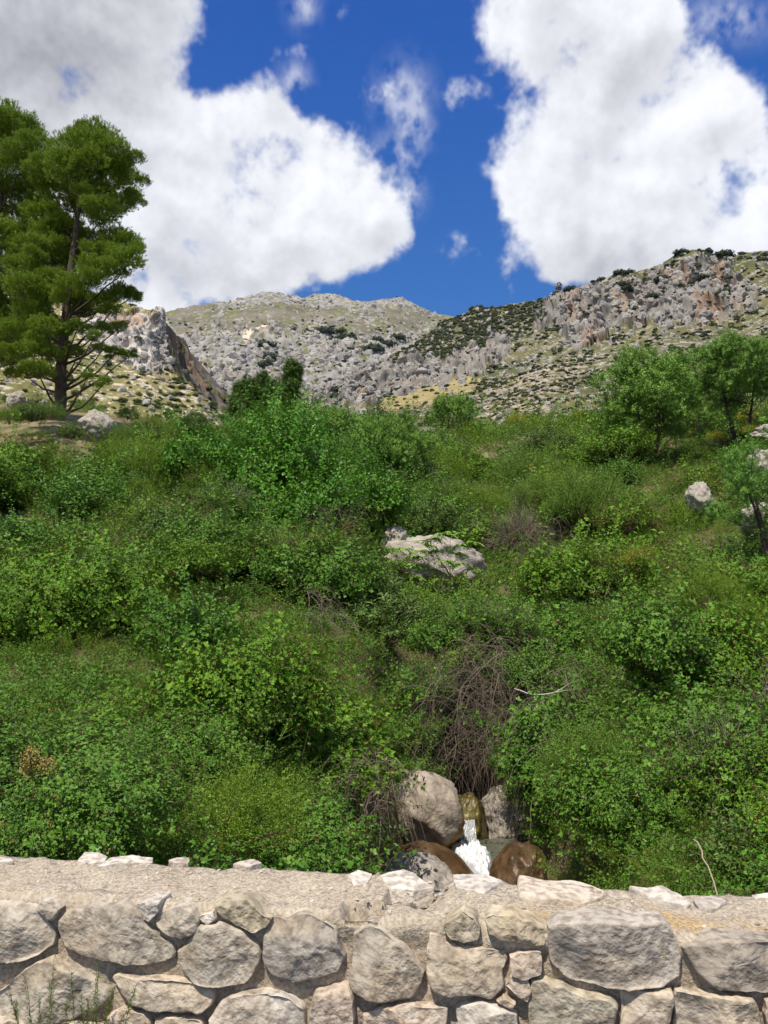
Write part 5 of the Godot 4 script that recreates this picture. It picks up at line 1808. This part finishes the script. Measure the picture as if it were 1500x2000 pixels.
func trees() -> void:
	var tufts := []
	for i in 6:
		tufts.append(needle_tuft(700 + i))
	kinds_of.pine = []
	for i in 5:
		kinds_of.pine.append(clump_mesh(tufts, 560, 710 + i, 0.70, 1.1))
	pine("tall pine with a bare lower trunk above the bramble bank", 36.0, [Vector2(118, 796), Vector2(120, 720), Vector2(126, 640), Vector2(132, 580), Vector2(142, 500), Vector2(150, 430), Vector2(160, 350), Vector2(178, 262)], 0.29,
		[[192, 268, 36], [165, 285, 36], [135, 290, 34], [218, 300, 36], [245, 345, 30], [180, 325, 42], [130, 335, 40], [215, 350, 38], [258, 385, 20], [160, 375, 40], [110, 380, 38], [232, 400, 32], [200, 415, 34], [85, 420, 36], [125, 440, 34], [250, 470, 24], [268, 482, 16], [225, 465, 30], [180, 470, 30], [210, 500, 36], [250, 510, 28], [150, 520, 34], [105, 495, 36], [75, 530, 30], [185, 530, 34], [120, 550, 36], [90, 580, 30], [235, 572, 26], [255, 578, 18], [205, 590, 26], [160, 590, 30], [60, 610, 32], [90, 640, 26, 2.0], [215, 607, 18], [70, 668, 22, 1.8], [185, 655, 13], [225, 688, 16, 1.2], [250, 695, 13, 1.0], [200, 680, 14, 1.6], [170, 735, 12, 1.5], [205, 745, 12, 1.8],
			[170, 300, 40, -2.5], [150, 360, 44, -2.8], [190, 400, 42, -3.0], [130, 460, 42, -3.0], [190, 500, 40, -2.8], [110, 540, 40, -2.6], [100, 330, 36], [95, 455, 34], [60, 480, 32], [45, 560, 34], [50, 640, 30], [95, 690, 24, 1.5], [40, 690, 26, 1.0], [150, 640, 20, 1.5], [230, 640, 16, 1.0], [75, 720, 20, 2.0], [150, 690, 18, 0.5], [100, 660, 26, -1.5], [160, 610, 26, -1.5], [55, 730, 22, -1.0], [20, 650, 30, 0.0], [200, 640, 18, -0.5], [140, 560, 30, 2.2]], 31, [[190, 660], [60, 700], [185, 705], [180, 735]])
	pine("broad pine crown standing just behind the tall pine trunk", 41.0, [Vector2(-30, 790), Vector2(-25, 680), Vector2(-15, 560), Vector2(-5, 450), Vector2(5, 340), Vector2(15, 250)], 0.30,
		[[12, 240, 40], [40, 255, 40], [-20, 265, 42], [70, 285, 38], [0, 300, 44], [40, 320, 42], [-50, 330, 46], [75, 340, 36], [15, 370, 44], [60, 385, 40], [-30, 400, 46], [80, 410, 30], [30, 430, 42], [-5, 460, 44], [55, 470, 38], [-50, 480, 46], [20, 510, 42], [60, 530, 36], [-20, 550, 44], [40, 575, 38], [0, 610, 42], [-50, 600, 44], [50, 620, 34], [20, 655, 36], [-25, 670, 40], [60, 665, 30], [-60, 540, 46], [5, 700, 30], [-70, 690, 40], [-90, 420, 46], [-100, 560, 46]], 37, [[30, 720], [10, 740], [-60, 740]])
	# leafy trees
	var wl := []
	for i in 4:
		wl.append(willow_sprig(740 + i, Color(0.13, 0.27, 0.035), Color(0.22, 0.37, 0.07), 0.17))
	var dl := []
	for i in 4:
		dl.append(willow_sprig(750 + i, Color(0.105, 0.235, 0.032), Color(0.18, 0.32, 0.055), 0.15))
	var pl := []
	for i in 4:
		pl.append(willow_sprig(760 + i, Color(0.06, 0.12, 0.02), Color(0.11, 0.19, 0.034), 0.24))
	var cw := []
	var cd := []
	var cpop := []
	for i in 3:
		cw.append(clump_mesh(wl, 95, 770 + i, 0.95, 0.8))
		cd.append(clump_mesh(dl, 105, 780 + i, 0.85, 0.7))
		cpop.append(clump_mesh(pl, 90, 790 + i, 1.35, 1.2))
	kinds_of.cw = cw
	leafy_tree("almond_tree", "bushy bright green tree with low spreading branches above the far bank", at(1272, 872, 40.0), 4.7, 5.2, 41, 3, M.leaf, cw, 46, 0.12)
	leafy_tree("almond_tree", "tall green tree on two slender dark trunks beside yellow broom", at(1447, 860, 41.0), 5.4, 4.8, 42, 2, M.leaf, cd, 44, 0.40, Vector3(0.02, 0, 0), "", Color(0.05, 0.042, 0.036))
	leafy_tree("almond_tree", "dense green tree crowded between the two slender trees", at(1366, 850, 48.0), 3.6, 3.6, 43, 1, M.leaf, cd, 30, 0.12)
	leafy_tree("thorn_tree", "small thorny tree with sparse grey-green leaves before white boulders", at(1500, 1075, 20.5), 2.6, 2.6, 44, 3, M.leaf_grey, cd, 20, 0.25, Vector3(-0.1, 0, 0), "", Color(0.06, 0.05, 0.045))
	for e in [[465, 838, 84, 752, 2.6], [495, 838, 86, 738, 2.2], [518, 840, 84, 748, 2.0], [556, 842, 82, 718, 2.6], [540, 842, 80, 770, 2.0]]:
		var f := at(e[0], e[1], e[2])
		var h: float = at(e[0], e[3], e[2]).y - f.y
		leafy_tree("poplar_tree", "dark narrow poplar bending over behind the bushes", f, h, e[4], 50 + e[0], 1, M.leaf, cpop, 30, 0.05, Vector3(0.16, 0, 0), "poplars behind the bushes", Color(0.07, 0.06, 0.05), true)
	leafy_tree("leafy_tree", "round vivid green treetop at the top of the overgrown slope", at(885, 838, 62.0), 2.4, 4.2, 61, 1, M.leaf, cw, 30, 0.15)
	leafy_tree("leafy_tree", "wide pale green tree in front of the poplars", at(640, 856, 55.0), 1.3, 6.4, 62, 3, M.leaf, cw, 46, 0.10)
	leafy_tree("leafy_tree", "pale green tree leaning into the gully above the dark mound", at(765, 930, 40.0), 2.8, 3.8, 63, 2, M.leaf, cw, 36, 0.12)

# ------------------------------------------------------------------ small things
func small_things() -> void:
	var rnd := RandomNumberGenerator.new()
	rnd.seed = 321
	# dead canes hanging over the recess of the waterfall
	var tangle := [[poly([835, 1310, 880, 1240, 985, 1235, 1040, 1310, 1050, 1500, 835, 1490]), 14.8, 16.8, 760, 1.5, "curtain of dead brown canes hanging over the waterfall"], [poly([640, 1480, 740, 1470, 780, 1540, 760, 1600, 700, 1590]), 9.2, 9.8, 90, 0.7, "bare reddish twigs at the foot of the bramble bank"], [poly([595, 1150, 650, 1160, 690, 1230, 660, 1260, 610, 1220]), 14.4, 15.0, 70, 0.8, "bare grey twigs in a gap of the bramble bank"], [poly([1000, 1020, 1090, 1010, 1095, 1090, 1010, 1110]), 23.0, 24.0, 120, 0.9, "grey dead branches beside the large pale boulder"],
		[poly([600, 985, 720, 985, 720, 1020, 600, 1020]), 22.0, 22.6, 60, 0.8, "dry hanging stems under the dark mound"], [poly([1030, 1300, 1120, 1300, 1150, 1500, 1060, 1540]), 12.0, 14.5, 110, 1.4, "thin pale stems trailing down the bank by the waterfall"]]
	for g in tangle:
		var s := Soup.new()
		var box := Rect2(g[0][0], Vector2.ZERO)
		for q in g[0]:
			box = box.expand(q)
		var n := 0
		while n < g[3]:
			var q := Vector2(rnd.randf_range(box.position.x, box.end.x), rnd.randf_range(box.position.y, box.end.y))
			if not inside(q, g[0]):
				continue
			n += 1
			var p := at(q.x, q.y, rnd.randf_range(g[1], g[2]))
			var d := (Vector3(rnd.randfn() * 0.8, rnd.randf_range(-0.6, 0.9), rnd.randf_range(0, 0.7))).normalized()
			var l: float = g[4] * rnd.randf_range(0.5, 1.5)
			var pts := []
			for i in 8:
				pts.append(p)
				p += d * l / 7.0
				d = (d + Vector3(0, -0.42, 0) + rv(rnd) * 0.28).normalized()
			var k := rnd.randf_range(0.6, 1.4)
			s.tube(pts, lerpf(0.0025, 0.008, pow(rnd.randf(), 2.0)), 0.0012, 4, Color(0.165 * k, 0.13 * k, 0.105 * k))
		var o := put("dead_canes", s.mesh(), M.twig)
		tag(o, g[5], "twigs")
		o.set_meta("kind", "stuff")
	# a bleached branch reaching out of the bank
	var bl := Soup.new()
	branch(bl, at(1005, 1345, 13.4), at(1085, 1352, 13.0), 0.010, 0.009, -0.06, rnd, Color(0.48, 0.45, 0.42))
	branch(bl, at(1085, 1352, 13.0), at(1118, 1332, 12.9), 0.009, 0.003, 0.0, rnd, Color(0.48, 0.45, 0.42))
	branch(bl, at(1082, 1352, 13.0), at(1110, 1348, 12.8), 0.006, 0.003, 0.0, rnd, Color(0.48, 0.45, 0.42))
	tag(put("dead_branch", bl.mesh(), M.twig), "bleached dead branch reaching out of the bank", "branch")
	var bl2 := Soup.new()
	branch(bl2, at(1355, 1640, 5.6), at(1402, 1752, 4.9), 0.006, 0.004, 0.05, rnd, Color(0.36, 0.28, 0.22))
	tag(put("dead_branch", bl2.mesh(), M.twig), "thin bare cane leaning on the bramble behind the wall", "branch")
	# sapling with drooping compound leaves in front of the pale boulder
	var foot := at(905, 1190, 22.6)
	var sap := base("walnut_sapling", foot)
	tag(sap, "slim sapling with drooping bright green leaves before the pale boulder", "tree")
	var st := Soup.new()
	var main := [at(905, 1200, 22.6), at(880, 1125, 22.9), at(855, 1090, 23.0), at(840, 1058, 23.0)]
	branch(st, main[0] - foot, main[1] - foot, 0.03, 0.022, 0.05, rnd, Color(0.22, 0.19, 0.16))
	branch(st, main[1] - foot, main[2] - foot, 0.022, 0.016, 0.0, rnd, Color(0.22, 0.19, 0.16))
	branch(st, main[2] - foot, main[3] - foot, 0.016, 0.008, 0.0, rnd, Color(0.22, 0.19, 0.16))
	var lv := Soup.new()
	for e in [[790, 1070], [812, 1085], [800, 1100], [830, 1062], [850, 1050], [868, 1042], [880, 1038], [905, 1062], [890, 1080], [920, 1058], [870, 1095], [775, 1120], [810, 1125], [860, 1130], [880, 1150], [840, 1145], [760, 1072], [900, 1100], [835, 1110], [855, 1160], [885, 1170], [925, 1110], [905, 1040], [770, 1095], [820, 1075], [858, 1075], [915, 1150], [870, 1180], [900, 1135], [795, 1140]]:
		var p := at(e[0], e[1], rnd.randf_range(22.2, 23.2)) - foot
		var a: Vector3 = main[1 + rnd.randi() % 3] - foot
		branch(st, a, p, 0.008, 0.003, 0.12, rnd, Color(0.20, 0.19, 0.12), 4)
		for k in 7:
			var d := (Vector3(rnd.randfn(), 0.2, rnd.randfn())).normalized()
			for i in 6:
				var q := p + d * 0.055 * (i + 1) + Vector3(0, -0.006 * i * i, 0)
				for sd in [-1, 1]:
					var sdv: Vector3 = d.cross(Vector3.UP).normalized() * sd
					leaf(lv, q, (sdv * 0.7 + d * 0.5 + Vector3(0, -0.55, 0)).normalized(), (Vector3.UP + rv(rnd) * 0.4).normalized(), rnd.randf_range(0.12, 0.18), 0.052, green(rnd, Color(0.13, 0.25, 0.035), Color(0.20, 0.33, 0.06)))
	put("stems", st.mesh(), M.bark, sap)
	put("leaves", lv.mesh(), M.leaf, sap)
	# spurge with dry seed heads behind the wall
	var sf := at(85, 1625, 5.2)
	var sg := base("spurge_plant", sf)
	tag(sg, "tall spurge with tan seed heads standing in the brambles", "plant")
	for e in [[60, 1475, 20], [57, 1500, 18], [92, 1494, 20], [66, 1565, 17], [82, 1572, 12]]:
		var p := at(e[0], e[1], 5.15) - sf
		var s1 := Soup.new()
		branch(s1, Vector3(rnd.randf_range(-0.05, 0.05), -0.1, 0), p, 0.006, 0.004, 0.0, rnd, Color(0.22, 0.20, 0.10), 5)
		var stem := put("stem", s1.mesh(), M.twig, sg)
		var s2 := Soup.new()
		var rr: float = e[2] / F * 5.2
		for i in 420:
			var d := rv(rnd)
			var c := p + Vector3(d.x, d.y * 0.95 - 0.1, d.z) * rr * pow(rnd.randf(), 0.35)
			leaf_small(s2, c, rv(rnd), rnd, 0.014, 0.012, green(rnd, Color(0.24, 0.19, 0.05), Color(0.34, 0.27, 0.09)))
		put("seed_head", s2.mesh(), M.petal, stem)
	var rosette := Soup.new()
	for i in 110:
		var p := at(rnd.randf_range(15, 60), rnd.randf_range(1560, 1625), 5.15) - sf
		var d := (rv(rnd) + Vector3(0, 0.3, 0.4)).normalized()
		leaf(rosette, p, d, Vector3.UP, rnd.randf_range(0.05, 0.09), 0.012, Color(0.045, 0.11, 0.07) * rnd.randf_range(0.8, 1.4))
	put("leaves", rosette.mesh(), M.leaf, sg)
	# feathery weed growing against the front of the wall
	var wf := wall_at(wall_sh(150, 2040).x, 0.0, 0.14)
	var wd := base("feathery_weed", wf)
	tag(wd, "wispy green weed growing against the front of the wall", "plant")
	for e in [[40, 1930, 60], [55, 1895, 70], [108, 1870, 105], [95, 1925, 90], [160, 1885, 150], [190, 1878, 165], [200, 1900, 175], [172, 1930, 160], [225, 1925, 190], [215, 1950, 190], [140, 1945, 140], [30, 1960, 45], [250, 1960, 200], [75, 1950, 80], [185, 1960, 170], [205, 1975, 180], [240, 1995, 200], [190, 1935, 175], [275, 1920, 215], [300, 1990, 230]]:
		var s1 := Soup.new()
		var hw := wall_sh(e[0], e[1], 0.12)
		var hb := wall_sh(e[2], 2080, 0.12)
		var a := wall_at(hb.x, 0.0, rnd.randf_range(0.08, 0.16)) - wf
		var m := wall_at(hb.x, hb.y, rnd.randf_range(0.08, 0.16)) - wf
		var b := wall_at(hw.x, hw.y, rnd.randf_range(0.09, 0.20)) - wf
		branch(s1, a, m, 0.0018, 0.0015, 0.0, rnd, Color(0.10, 0.10, 0.04), 3)
		branch(s1, m, b, 0.0015, 0.0006, 0.01, rnd, Color(0.12, 0.12, 0.04), 3)
		for i in 150:
			var t := rnd.randf_range(0.05, 1.0)
			var p := m.lerp(b, t)
			var d := ((b - m).normalized() * 0.8 + rv(rnd) * 0.8).normalized()
			leaf_small(s1, p, d, rnd, rnd.randf_range(0.010, 0.030) * (1.15 - 0.5 * t), 0.0022, green(rnd, Color(0.075, 0.125, 0.02), Color(0.13, 0.18, 0.04)))
		put("stem", s1.mesh(), M.leaf, wd)
	# broom in flower on the slope
	for e in [[1235, 1090, 19.5, 0.42], [1260, 1075, 20.0, 0.30], [1130, 812, 60.0, 0.9], [1010, 818, 62.0, 0.9], [1460, 812, 46.0, 0.8], [1330, 842, 42.0, 0.6], [1400, 850, 41.0, 0.55], [1465, 838, 40.0, 0.5], [295, 825, 42.0, 0.5], [50, 795, 34.0, 0.3]]:
		var p := at(e[0], e[1], e[2])
		var o := bush("flowering_broom", kinds_of.flower[0], Transform3D(Basis(Vector3.UP, rnd.randf() * TAU).scaled_local(Vector3.ONE * e[3]), p - Vector3(0, e[3] * 0.3, 0)))
		tag(o, "broom bush covered in small yellow flowers on the grassy slope", "bush", "broom bushes in flower")
